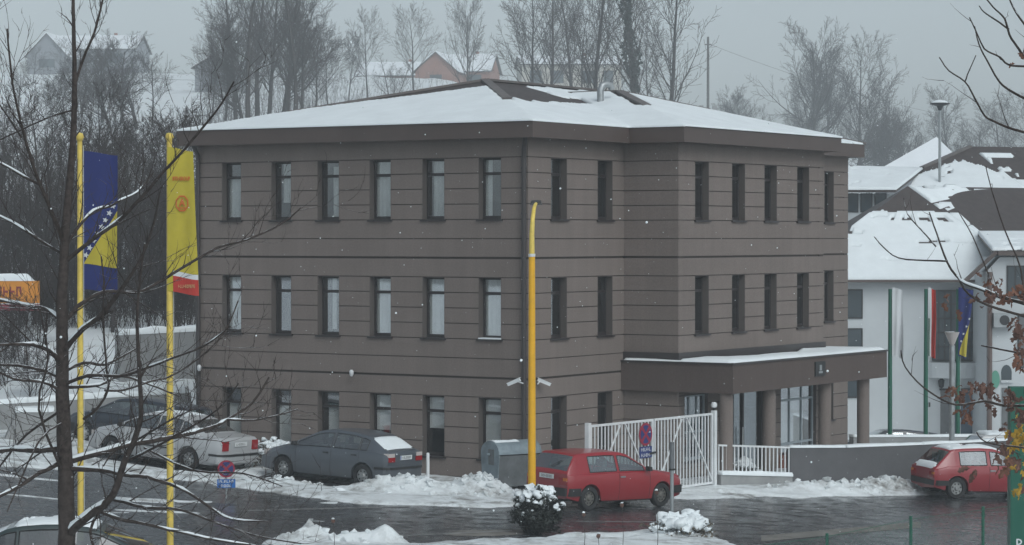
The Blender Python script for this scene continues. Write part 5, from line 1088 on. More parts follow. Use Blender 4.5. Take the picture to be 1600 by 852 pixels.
# ================================================================ houses on the hill
MAT['orange_brick'] = M('orange_brick', (.27, .125, .09), .85, var=.15, vscale=.8); MAT['grey_plaster'] = M('grey_plaster', (.22, .23, .25), .9, var=.15, vscale=.5); MAT['cream'] = M('cream_plaster', (.42, .40, .36), .9, var=.1, vscale=.5); MAT['snow_roof'] = M('roof_snow_cover', (.76, .79, .82), .8, var=.06, vscale=.5)
def hill_house(name, label, px_, py_base, Y, w, d, hw_, hr, rz, wall, grp='houses on the hill', wins=((.2, .45), (.6, .85)), zbase=None, ridge='x', chimney=True, storeys=1):
    k_ = far(Y) / Y; Y = far(Y); w *= k_; d *= k_; hw_ *= k_; hr *= k_; x = S(px_, Y); z = Zp(py_base, Y); r = empty(name, (x, Y, z), rz, label, 'house', grp); o = .5
    if ridge == 'x':   # gables at +-x ends, slopes face -y/+y
        m = MB(); m.box(-w / 2, w / 2, 0, d, -4, hw_); m.prism([(-w / 2, 0, hw_), (-w / 2, d, hw_), (-w / 2, d / 2, hw_ + hr)], (w, 0, 0)); m.build('wall', MAT[wall], r, fix=True)
        for s in (0, 1):
            ya, yb = ((-o, d / 2) if s == 0 else (d + o, d / 2)); za = hw_ - o * hr / (d / 2)
            P_ = [(-w / 2 - o, ya, za), (w / 2 + o, ya, za), (w / 2 + o, yb, hw_ + hr), (-w / 2 - o, yb, hw_ + hr)]; m = MB(); m.hexa([(a, b, c + .02) for a, b, c in P_] + [(a, b, c + .16) for a, b, c in P_]); rf = m.build('roof', MAT['roofing'], r); m = MB(); m.hexa([(a * .98, b, c + .165) for a, b, c in P_] + [(a * .98, b, c + .36) for a, b, c in P_]); m.build('roof_snow', MAT['snow_roof'], rf)
    else:
        m = MB(); m.box(-w / 2, w / 2, 0, d, -4, hw_); m.prism([(-w / 2, 0, hw_), (w / 2, 0, hw_), (0, 0, hw_ + hr)], (0, d, 0)); m.build('wall', MAT[wall], r, fix=True)
        for s in (-1, 1):
            za = hw_ - o * hr / (w / 2); P_ = [(s * (w / 2 + o), -o, za), (s * (w / 2 + o), d + o, za), (0, d + o, hw_ + hr), (0, -o, hw_ + hr)]; m = MB(); m.hexa([(a, b, c + .02) for a, b, c in P_] + [(a, b, c + .16) for a, b, c in P_]); rf = m.build('roof', MAT['roofing'], r); m = MB(); m.hexa([(a, b * .98, c + .165) for a, b, c in P_] + [(a, b * .98, c + .36) for a, b, c in P_]); m.build('roof_snow', MAT['snow_roof'], rf)
    for st_ in range(storeys):
        for a, b in wins: far_window(r, -w / 2 + w * a, -w / 2 + w * b, .9 + st_ * 2.7 if storeys > 1 else hw_ * .38, 2.2 + st_ * 2.7 if storeys > 1 else hw_ * .8, -.04, 1)
    if chimney: m = MB(); m.box(w * .15, w * .15 + .6, d * .5, d * .5 + .6, hw_ + hr * .4, hw_ + hr + .8); m.build('chimney', MAT['brick'], r)
    return r
YH = 290
hill_house('hill_house', 'grey gabled house far up the left slope', 74, 118, YH, 4.6, 9, 2.3, 2.4, rad(-6), 'grey_plaster', ridge='y', wins=((.3, .7),), chimney=False)
hill_house('hill_house', 'long grey house with a small snowy dormer on the left slope', 148, 112, YH + 5, 9.5, 8, 2.6, 1.7, rad(-4), 'grey_plaster')
o = hill_house('hill_dormer_house', 'small gabled hut with snowy roof rising over the long grey house', 151, 84, YH + 14, 2.9, 4, .8, 1.4, rad(-6), 'cream', ridge='y', wins=((.4, .6),), chimney=False)
hill_house('hill_shed', 'dark shed half hidden by the big trees left of centre', 335, 150, 230, 3.6, 5, 2.6, 1.0, rad(-10), 'grey_plaster', ridge='y', wins=((.4, .6),), chimney=False)
hill_house('hill_house', 'orange brick gabled house behind the roof summit', 681, 143, 270, 4.4, 8, 2.2, 1.9, rad(-10), 'orange_brick', ridge='y', wins=((.35, .65),), chimney=False)
hill_house('hill_house', 'orange brick house wing with snowy roof right of the gable', 722, 143, 273, 6.0, 6, 2.2, 1.8, rad(-10), 'orange_brick')
hill_house('hill_house', 'low pinkish house behind the bare trees left of centre', 615, 150, 275, 8.0, 7, 2.2, 1.5, rad(-5), 'orange_brick')
hill_house('hill_house', 'pale two tone house with wide snowy roof behind tall trunks', 893, 148, 255, 10.0, 7, 3.0, .9, rad(4), 'cream', wins=((.08, .2), (.3, .42), (.6, .75), (.82, .92)))
r = empty('snowy_roof_house', (0, 0, 0), 0, 'house whose broad snow covered hip roof shows behind the mast lamp', 'house', 'houses on the hill')
def H5(px_, py_, Y): return (S(px_, Y), Y, Zp(py_, Y))
e0, e1, e2, e3, ap = H5(1378, 262, 165), H5(1512, 262, 165), H5(1512, 262, 171), H5(1378, 262, 171), H5(1463, 214, 168)
e2 = (e2[0], 171, e0[2]); e3 = (e3[0], 171, e0[2]); MB().add([e0, e1, e2, e3, ap], [(0, 1, 4), (1, 2, 4), (2, 3, 4), (3, 0, 4), (3, 2, 1, 0)]).build('snowy_roof', MAT['snow_roof'], r); wbox(r, 'wall', MAT['grey_plaster'], e0[0] + .4, e1[0] - .4, 165.4, 170.6, e0[2] - 6, e0[2] - .01)
# chimneys peeping over the office roof belong to a house behind
hb = hill_house('back_house', 'low house behind the office roof showing only two chimneys', 1108, 222, 150, 4.0, 5, .6, .3, 0, 'grey_plaster', wins=(), chimney=False)
for px_ in (1097, 1118): x = (S(px_, 150) - S(1108, 150)) * far(150) / 150; MB().box(x - .18, x + .18, 1, 1.4, 0, (Zp(164, 150) - Zp(222, 150)) * far(150) / 150).build('chimney', MAT['concrete'], hb)
# utility pole on the hill and its wires
YU = far(210); q = P(1106, 58, YU); up = empty('utility_pole', (q.x, YU, gz(q.x, YU)), 0, 'lone utility pole on the hill right of the ivy tree', 'utility pole'); H = q.z - gz(q.x, YU)
MAT['grey_wood'] = M('weathered_pole', (.10, .095, .09), .9, var=.2); MB().tube([(0, 0, -.5), (0, 0, H)], [.22, .15], 8).build('pole', MAT['grey_wood'], up); MB().box(-.45, .45, -.05, .05, H - 1.1, H - .95).build('crossarm', MAT['grey_wood'], up)
for x in (-.4, 0, .4): MB().lathe([(.03, H - .95), (.06, H - .8), (.02, H - .7)], (x, 0, 0), 6).build('insulator', MAT['white_metal'], up)
m = MB(); a = Vector((q.x, YU, q.z - .9)); b = P(1560, 195, YU + 20)
m.tube([a.lerp(b, t) + Vector((0, 0, -2.4 * t * (1 - t) * 4 * .5)) for t in np.linspace(0, 1, 16)], .018, 4); tag(m.build('power_line', MAT['black']), 'thin power line sagging right from the utility pole', 'wire')
m = MB(); a = P(-40, 95, 350); b = P(330, 126, 360); m.tube([a.lerp(b, t) + Vector((0, 0, -1.2 * t * (1 - t) * 2)) for t in np.linspace(0, 1, 16)], .02, 4); tag(m.build('power_line', MAT['black']), 'thin power line crossing the sky over the left houses', 'wire')
# ================================================================ trees
def segs_mesh(name, S_, n, mat, parent):
    """S_: list of (p0,p1,r0,r1) -> one mesh of tapered n-sided sticks"""
    A = np.array([s[0] for s in S_], float); B = np.array([s[1] for s in S_], float); r0 = np.array([s[2] for s in S_]); r1 = np.array([s[3] for s in S_])
    d = B - A; L = np.linalg.norm(d, axis=1, keepdims=True); d = d / np.maximum(L, 1e-6); up = np.where(np.abs(d[:, 2:3]) > .9, np.array([[1., 0, 0]]), np.array([[0, 0, 1.]]))
    a = np.cross(d, up); a /= np.linalg.norm(a, axis=1, keepdims=True); b = np.cross(d, a); N = len(S_); V = np.zeros((N, 2 * n, 3))
    for k in range(n):
        t = 2 * math.pi * k / n; o = a * math.cos(t) + b * math.sin(t); V[:, k] = A + o * r0[:, None]; V[:, n + k] = B + o * r1[:, None]
    base_ = (np.arange(N) * 2 * n)[:, None]; F = np.concatenate([np.stack([base_[:, 0] + k, base_[:, 0] + (k + 1) % n, base_[:, 0] + n + (k + 1) % n, base_[:, 0] + n + k], 1) for k in range(n)])
    return mesh_np(name, V.reshape(-1, 3), F, mat, parent, smooth=True)
def grow(rng, p, d, L, r, nseg, lvl, out, cfg, wob):
    """one limb; returns nothing, fills out[lvl]"""
    p = np.array(p, float); d = np.array(d, float); d /= np.linalg.norm(d); pts = [(p.copy(), d.copy(), r)]
    for i in range(nseg):
        d = d + rng.normal(0, wob, 3) + np.array([0, 0, cfg['lift'][lvl]]); d /= np.linalg.norm(d); q = p + d * L / nseg; ra = r * (1 - .80 * i / nseg); rb = r * (1 - .80 * (i + 1) / nseg)
        out.append((lvl, p.copy(), q.copy(), max(ra, cfg['rmin']), max(rb, cfg['rmin']))); p = q; pts.append((p.copy(), d.copy(), rb))
    if lvl + 1 < len(cfg['n']):
        k = cfg['n'][lvl + 1]; k = max(1, int(k * (.75 + .5 * rng.random())))
        for j in range(k):
            t = cfg['start'][lvl] + (1 - cfg['start'][lvl]) * (j + rng.random()) / k; i = min(int(t * nseg), nseg - 1); fr = t * nseg - i; b = pts[i][0] + (pts[i + 1][0] - pts[i][0]) * fr; dd = pts[i + 1][1]
            az = rng.random() * 2 * math.pi if lvl == 0 else rng.random() * 2 * math.pi; perp = np.cross(dd, [0.3, .1, 1.0] if abs(dd[2]) < .9 else [1., 0, 0]); perp /= np.linalg.norm(perp); perp2 = np.cross(dd, perp); an = rad(cfg['ang'][lvl] * (.75 + .5 * rng.random()))
            nd = dd * math.cos(an) + (perp * math.cos(az) + perp2 * math.sin(az)) * math.sin(an)
            shape = cfg['shape'](t) if lvl == 0 else (1 - .55 * t); grow(rng, b, nd, L * cfg['len'][lvl] * shape * (.8 + .4 * rng.random()), max(pts[i][2] * cfg['rr'][lvl], cfg['rmin']), max(2, nseg - 2), lvl + 1, out, cfg, wob * 1.25)
BARK = snowcap_mat('bark_hill', (.050, .042, .040), .80, .98, var=.4, vscale=2, amount=.7); TWIG = M('twigs', (.060, .050, .048), .9, var=.35, vscale=1.0, spec=.1); IVY = M('ivy_leaves', (.014, .022, .016), .8, var=.5, vscale=4)
round_ = lambda t: 1.15 - abs(t - .35) * .9; cone_ = lambda t: 1.15 - .9 * t; broad_ = lambda t: 1.25 - .75 * t
def cfg(n, start, ang, ln, rr, lift, shape, rmin=.010): return dict(n=n, start=start, ang=ang, len=ln, rr=rr, lift=lift, shape=shape, rmin=rmin)
CFG = {'round': cfg([1, 20, 10, 7], [.28, .2, .15], [48, 42, 40], [.50, .46, .48], [.45, .5, .55], [.02, .10, .05, .02], round_, .012),
       'tall': cfg([1, 28, 9, 6], [.22, .15, .1], [42, 38, 40], [.34, .45, .5], [.34, .5, .55], [.01, .12, .06, .03], round_, .012),
       'broad': cfg([1, 24, 11, 8], [.20, .2, .15], [52, 40, 42], [.62, .48, .46], [.50, .5, .55], [.02, .09, .05, .02], broad_, .012),
       'sapling': cfg([1, 14, 7, 3], [.15, .12, .1], [38, 36, 40], [.42, .45, .5], [.42, .5, .6], [.03, .09, .06, .02], cone_, .008),
       'bush': cfg([1, 12, 9, 4], [.05, .08, .1], [34, 40, 42], [.75, .45, .5], [.6, .55, .6], [.02, .06, .03, .0], broad_, .008)}
TREE = {}
def proto_tree(key, kind, seed, h=10.0, r=.17, stems=1, ivy=False):
    rng = np.random.default_rng(seed); out = []; c = CFG[kind]
    for s in range(stems):
        a = rng.random() * 6.28; off = (np.array([math.cos(a), math.sin(a), 0]) * .35 * (s > 0)); lean = np.array([math.cos(a) * .18, math.sin(a) * .18, 1]) if stems > 1 else np.array([rng.normal(0, .03), rng.normal(0, .03), 1])
        grow(rng, off, lean, h * (1 - .12 * s * rng.random()), r * (1 if s == 0 else .8), 9, 0, out, c, .05)
    tr = [(a, b, r0, r1) for l, a, b, r0, r1 in out if l == 0]; trs = [tr[i * 9:i * 9 + 9] for i in range(stems)]; cr = [(a, b, r0, r1) for l, a, b, r0, r1 in out if l > 0]
    me_t = [segs_mesh('trunk', q, 7, BARK, None) for q in trs]; me_c = segs_mesh('crown', cr, 3, TWIG, None)
    iv = None
    if ivy:
        V = []; F = []
        for a, b, r0, r1 in tr[1:8]:
            for _ in range(230):
                t = rng.random(); p = a + (b - a) * t; an = rng.random() * 6.28; rr = (r0 + .10 + rng.random() * .26) * (1.0 + .5 * math.sin(p[2] * 1.7)); c_ = p + np.array([math.cos(an) * rr, math.sin(an) * rr, rng.normal(0, .12)]); u = rng.normal(0, 1, 3); u /= np.linalg.norm(u); w_ = np.cross(u, rng.normal(0, 1, 3)); w_ /= np.linalg.norm(w_); s = .09 + .07 * rng.random(); k = len(V); V += [c_ - u * s, c_ + w_ * s * .7, c_ + u * s, c_ - w_ * s * .7]; F.append((k, k + 1, k + 2, k + 3))
        iv = mesh_np('ivy', V, F, IVY, None)
    allm = me_t + [me_c] + ([iv] if iv else [])
    d = [(m.data, None) for m in allm]
    for m in allm: bpy.data.objects.remove(m)
    TREE[key] = (h, d, ['trunk'] * stems + ['crown', 'ivy'])
def place_tree(key, x, y, height, rz, label, name='bare_tree', grp=None, sxy=1.0, zoff=-.15):
    h, d, nm = TREE[key]; r = empty(name, (x, y, gz(x, y) + zoff), rz, label, 'tree', grp); s = height / h; r.scale = (s * sxy, s * sxy, s)
    for (me, _), n in zip(d, nm):
        o = bpy.data.objects.new(n, me); COL.objects.link(o); o.parent = r
    return r
for k, kind, seed, h, r, st, iv in (('roundA', 'round', 3, 10, .17, 1, 0), ('roundB', 'round', 8, 10, .16, 1, 0), ('tallA', 'tall', 5, 14, .24, 1, 0), ('tallB', 'tall', 12, 14, .22, 1, 0), ('broadA', 'broad', 6, 10, .22, 1, 0), ('broadB', 'broad', 17, 10, .20, 2, 0), ('ivyA', 'tall', 21, 14, .27, 1, 1), ('sapA', 'sapling', 31, 8, .075, 1, 0), ('sapB', 'sapling', 37, 8, .065, 2, 0), ('sapC', 'sapling', 39, 8, .08, 3, 0), ('bushA', 'bush', 41, 3.5, .04, 4, 0), ('bushB', 'bush', 43, 3.5, .035, 5, 0)): proto_tree(k, kind, seed, h, r, st, iv)
def tree_px(key, px_, py_top, Y, label, grp, sxy=1.0, rz=None, name='bare_tree'):
    Y = far(Y); t = P(px_, py_top, Y); H = (t.z - gz(t.x, Y)) * .88; return place_tree(key, t.x, Y, max(H, 1.2), random.random() * 6.28 if rz is None else rz, label, name, grp, sxy)
HG = 'bare trees on the hill'
EXTRA = [('tallB', 372, -70, 170, 'dark tree at the front left of the dense clump', 1.0), ('tallA', 402, -95, 178, 'dark tree in the heart of the dense clump', 1.0), ('tallB', 446, -85, 175, 'dark tree in the right half of the dense clump', 1.05), ('broadA', 470, 0, 172, 'bushy tree at the foot of the dense clump', .8), ('broadB', 385, 30, 168, 'bushy twin stemmed tree at the foot of the dense clump', .8)]
for a in [('tallA', 388, -90, 165, 'largest dark bare tree of the clump at left of the office roof', 1.05), ('tallB', 418, -60, 172, 'second tree of the dark clump left of the office roof', 1.1), ('tallA', 462, -75, 168, 'rightmost tall tree of the dark clump left of the office roof', 1.0), ('broadB', 440, 10, 180, 'broad tree behind the dark clump left of the office roof', .8), ('roundA', 332, 45, 190, 'slim pale tree left of the dark clump', .8), ('roundB', 352, 20, 182, 'thin tree at the left edge of the dark clump', .9), ('broadA', 400, 20, 190, 'wide tree at the back of the dark clump', .7), ('roundB', 490, 40, 178, 'bare tree at the right edge of the dark clump', 1.0),
          ('roundB', 513, 48, 205, 'bare tree between the dark clump and the orange house', .9), ('roundA', 545, 60, 215, 'smaller bare tree in the row left of the orange house', .8), ('roundA', 575, 22, 215, 'upright oval crowned tree left of the orange house', .72), ('roundB', 648, 10, 215, 'oval crowned tree in front of the orange house gable', .85), ('broadA', 731, 2, 220, 'tree with spreading fork standing over the orange house', .62), ('sapC', 610, 75, 205, 'low scrubby tree before the low pinkish house', 1.6),
          ('roundA', 835, -40, 190, 'tall bare tree left of the pale house', .75), ('tallB', 858, -70, 188, 'slim tall tree before the pale house', .9), ('tallA', 893, -60, 192, 'tall tree in the middle of the pale house', .85), ('tallB', 924, -110, 175, 'thick straight trunk right of the pale house', .95), ('roundB', 905, 0, 205, 'thinner tree behind the thick straight trunk', .8), ('ivyA', 986, -110, 172, 'ivy wrapped trunk rising behind the office roof', .9), ('tallA', 1047, -70, 178, 'tall feathery tree right of the ivy wrapped trunk', 1.0), ('roundA', 1015, 40, 230, 'faint tree behind the ivy wrapped trunk', .7),
          ('broadA', 1272, 54, 235, 'broad round crowned tree right of the utility pole', .85), ('roundB', 1290, 75, 238, 'slimmer tree touching the broad round crowned tree', .95), ('broadB', 1248, 95, 236, 'lower tree at the left side of the broad round crowned tree', .8), ('roundA', 1345, 68, 240, 'second round crowned tree above the right end of the roof', .9), ('roundB', 1382, 120, 235, 'faint tree right of the two round crowned trees', .9), ('roundA', 1487, 145, 240, 'pale misty tree behind the mast lamp', 1.1), ('roundB', 1560, 158, 240, 'pale misty tree at the right above the big roof', 1.2), ('roundA', 1600, 150, 235, 'pale misty tree at the far right edge', 1.3), ('broadB', 1430, 178, 230, 'misty tree left of the mast lamp', 1.1), ('roundB', 1525, 190, 225, 'misty tree between mast lamp and right edge', 1.3)]:
    tree_px(a[0], a[1], a[2], a[3], a[4], HG, a[5])
for a in EXTRA: tree_px(a[0], a[1], a[2], a[3], a[4], HG, a[5])
# left wood: individuals in depth
rng = np.random.default_rng(5); k = 0
words = ['slim bare tree in the left wood', 'forked bare tree in the left wood', 'many stemmed bare tree in the left wood']
# (named by their place in the wood)
spots = []
for i in range(58):
    Y = 99 + 50 * (i / 58) ** 1.2 + rng.normal(0, 2); px_ = -40 + 350 * ((i * .6180339) % 1.0); spots.append((px_, Y))
for i, (px_, Y) in enumerate(spots):
    key = ['sapA', 'sapB', 'sapC', 'roundA', 'roundB', 'tallB'][int(rng.integers(0, 6))]; x = S(px_, Y); H = max(2.6, (P(px_, 140 + 160 * rng.random() ** 1.1 + (30 if px_ > 240 else 0), Y).z - gz(x, Y)) * .9)
    zone = 'at the left edge' if px_ < 40 else 'just left of the starred flag' if px_ < 125 else 'behind the starred flag' if px_ < 190 else 'between the two flags' if px_ < 258 else 'right of the yellow banner'
    kind_ = {'sapA': 'slender single stemmed', 'sapB': 'twin stemmed', 'sapC': 'triple stemmed', 'roundA': 'round crowned', 'roundB': 'oval crowned', 'tallB': 'tall straight'}[key]; row = 'front' if Y < 112 else 'middle' if Y < 128 else 'back'
    place_tree(key, x, Y, H, rng.random() * 6.28, kind_ + ' bare tree ' + zone + ', ' + row + ' of the wood', 'wood_tree', 'bare trees of the left wood', .9)
for px_, top, Y, key, lb in ((128, 75, 185, 'broadB', 'dense dark tree below the long grey hill house'), (190, 62, 180, 'broadA', 'twiggy dark tree right of the long grey hill house'), (215, 95, 176, 'broadB', 'low dark tree on the slope beside the snowy gap'), (160, 70, 182, 'broadA', 'tangled dark tree under the small snowy hut'), (238, 85, 178, 'roundB', 'slim dark tree left of the snowy gap'), (105, 110, 178, 'broadB', 'squat dark tree below the grey gabled hill house'), (175, 105, 172, 'broadB', 'thick low tree in the middle of the left slope'), (30, 100, 190, 'roundA', 'faint tree left of the grey gabled hill house'), (100, 60, 260, 'roundB', 'pale tree standing between the two grey hill houses'), (52, 75, 255, 'roundA', 'pale tree before the grey gabled hill house')): tree_px(key, px_, top, Y, lb, HG, 1.1)
for i, (px_, Y, H, key) in enumerate([(20, 97, 2.6, 'bushA'), (60, 94, 2.2, 'bushB'), (30, 88, 2.0, 'bushA'), (160, 98, 2.6, 'bushB'), (230, 96, 2.4, 'bushA'), (280, 96, 3.2, 'bushB'), (300, 104, 3.4, 'bushA'), (255, 108, 3.6, 'bushB'), (120, 104, 3.0, 'bushA'), (8, 84, 2.0, 'bushB'), (45, 82, 1.6, 'bushA')]):
    place_tree(key, S(px_, Y), Y, H, i * 1.3, 'leafless twiggy shrub on the snowy bank ' + ('left of the near tree trunk' if px_ < 90 else 'between the two flagpoles' if px_ < 262 else 'by the building edge') + (', lower down' if Y < 97 else ', higher up'), 'bare_shrub', 'bare shrubs on the left bank')
for i in range(16):
    px_ = [1150, 1165, 1180, 1200, 1225, 1250, 1310, 1330, 1362, 1385, 1405, 1420, 1440, 1500, 1540, 1580][i]; Y = 205 + (i * 37 % 40); tree_px(['sapC', 'broadB', 'sapB'][i % 3], px_, [150, 140, 150, 165, 170, 175, 150, 150, 165, 185, 190, 200, 205, 215, 205, 205][i], Y, 'low hazy scrub tree ' + ('between the utility pole and the broad tree' if px_ < 1260 else 'under the two round crowned trees' if px_ < 1390 else 'left of the mast lamp' if px_ < 1465 else 'right of the mast lamp'), 'hazy scrub behind the roofs', 1.1, name='scrub_tree')
# undergrowth: far too many stems to count
S_ = []
for i in range(5200):
    Y = 98 + 60 * rng.random() ** 1.3; px_ = -60 + 390 * rng.random(); x = S(px_, Y); z = gz(x, Y); h = .5 + 1.8 * rng.random() ** 1.5; a = rng.random() * 6.28; ln = rng.normal(0, .28, 2); q = np.array([x + ln[0] * h, Y + ln[1] * h, z + h]); S_.append((np.array([x, Y, z - .1]), q, .012, .006))
    m_ = np.array([x, Y, z]) * .5 + q * .5
    for _ in range(3): S_.append((m_, m_ + rng.normal(0, .35, 3) + np.array([0, 0, .35]), .007, .004))
tag(segs_mesh('undergrowth', S_, 3, TWIG, None), 'tangle of bare undergrowth between the trees of the left wood', 'undergrowth', kind='stuff')
S_ = []
for i in range(2600):
    Y = far(150 + 110 * rng.random()); px_ = [500 + 480 * rng.random(), 1140 + 520 * rng.random(), 320 + 190 * rng.random()][i % 3]; x = S(px_, Y); z = gz(x, Y); h = 1.0 + 3.0 * rng.random(); ln = rng.normal(0, .25, 2); q = np.array([x + ln[0] * h, Y + ln[1] * h, z + h]); S_.append((np.array([x, Y, z - .1]), q, .018, .008))
    m_ = np.array([x, Y, z]) * .5 + q * .5
    for _ in range(4): S_.append((m_, m_ + rng.normal(0, .5, 3) + np.array([0, 0, .45]), .010, .006))
tag(segs_mesh('hill_undergrowth', S_, 3, TWIG, None), 'grey brush covering the hillside behind the office roof', 'undergrowth', kind='stuff')
# ---------------------------------------------------------------- near trees, limb by limb
NEAR_BARK = snowcap_mat('near_bark', (.052, .042, .038), .86, .98, var=.45, vscale=9, amount=.85); NSNOW = MAT['snow']
def limb(pix, Y0, dY, w0, w1, rng, jitter=.02):
    """photo-traced limb: pixel path, distance Y0 at its root drifting by dY to the tip, widths in pixels"""
    n = len(pix); pts = []; rs = []
    for i, (a, b) in enumerate(pix):
        t = i / (n - 1); Y = Y0 + dY * t; pts.append(P(a, b, Y)); rs.append(max((w0 + (w1 - w0) * t) / 2 / F_PX * Y, .0035))
    # catmull refine
    out = []; ro = []
    for i in range(n - 1):
        p0, p1, p2, p3 = pts[max(i - 1, 0)], pts[i], pts[i + 1], pts[min(i + 2, n - 1)]
        for s in range(3):
            t = s / 3; out.append(.5 * ((2 * p1) + (p2 - p0) * t + (2 * p0 - 5 * p1 + 4 * p2 - p3) * t * t + (-p0 + 3 * p1 - 3 * p2 + p3) * t ** 3) + Vector(rng.normal(0, jitter * rs[i] * 6, 3)) * (1 if s else 0)); ro.append(rs[i] + (rs[i + 1] - rs[i]) * t)
    out.append(pts[-1]); ro.append(rs[-1]); return out, ro
def snow_on(mb, pts, rs, rng, amount):
    """a ridge of snow lying along the top of a limb, broken where it is steep"""
    run = []; rr = []
    def flush():
        if len(run) >= 3: MB().tube(run, [r * (.25 if i in (0, len(rr) - 1) else 1) for i, r in enumerate(rr)], 7).build('branch_snow', NSNOW, mb, smooth=60)
        run.clear(); rr.clear()
    for i in range(len(pts) - 1):
        d = (pts[i + 1] - pts[i]).normalized(); flat = 1 - abs(d.z)
        if flat > .30 and rng.random() < amount: run.append(pts[i] + Vector((0, 0, rs[i] * .85))); rr.append(rs[i] * (.62 + .3 * rng.random()) + .003)
        else: flush()
    flush()
def twigs_on(S_, pts, rs, rng, dens, ln, lvl=0):
    acc = 0
    for i in range(1, len(pts) - 1):
        seg = (pts[i + 1] - pts[i]); acc += seg.length * dens
        while acc > rng.random():
            acc -= 1; d = seg.normalized(); side = Vector(rng.normal(0, 1, 3)); side = (side - d * side.dot(d)).normalized(); nd = (d * .8 + side * .75 + Vector((0, 0, .35))).normalized(); L = ln * (.35 + rng.random()); p = pts[i] + seg * rng.random(); r = max(min(rs[i] * .42, .009), .0028); q = p; cur = nd; seq = [p.copy()]
            for s in range(4): cur = (cur + Vector(rng.normal(0, .16, 3)) + Vector((0, 0, .06))).normalized(); q2 = q + cur * L / 4; S_.append((np.array(q), np.array(q2), r * (1 - s * .2), r * (1 - (s + 1) * .2))); q = q2; seq.append(q.copy())
            if lvl < 2 and L > ln * .4: twigs_on(S_, seq, [r * .8] * len(seq), rng, dens * 1.0, ln * .55, lvl + 1)
def near_tree(name, label, trunk, limbs, Y0, tw, dens, seed, tl=.55):
    rng = np.random.default_rng(seed); root = empty(name, tuple(P(trunk[0][0], trunk[0][1], Y0)), 0, label, 'tree'); base_p = P(trunk[0][0], trunk[0][1], Y0); gx = base_p.x; root.location = (gx, Y0, gz(gx, Y0)); inv = Vector(root.location); S_ = []
    pts, rs = limb(trunk, Y0, 0, tw[0], tw[1], rng, .01); pts = [Vector((gx, Y0, gz(gx, Y0) - .2)), Vector((gx, Y0, pts[0].z * .5 + gz(gx, Y0) * .5))] + pts; rs = [rs[0] * 1.35, rs[0] * 1.12] + rs
    MB().tube([p - inv for p in pts], rs, 12).build('trunk', NEAR_BARK, root, smooth=60); twigs_on(S_, pts[4:], rs[4:], rng, dens * .7, tl)
    for pix, dY, w0, w1, sa in limbs:
        w0 *= .78; w1 *= .72; sa *= .88
        p_, r_ = limb(pix, Y0, dY, w0, w1, rng); MB().tube([p - inv for p in p_], r_, 8).build('branch', NEAR_BARK, root, smooth=60); twigs_on(S_, p_, r_, rng, dens, tl); snow_on(root, [p - inv for p in p_], r_, rng, sa)
    iv = np.array(inv); segs_mesh('crown', [(a - iv, b - iv, r0, r1) for a, b, r0, r1 in S_], 4, NEAR_BARK, root)
    return root
LT = [(105, 870), (104, 830), (102, 760), (100, 700), (98, 640), (97, 560), (97, 500), (98, 440), (101, 390), (106, 320), (112, 255), (116, 190), (117, 120), (116, 40), (115, -30)]
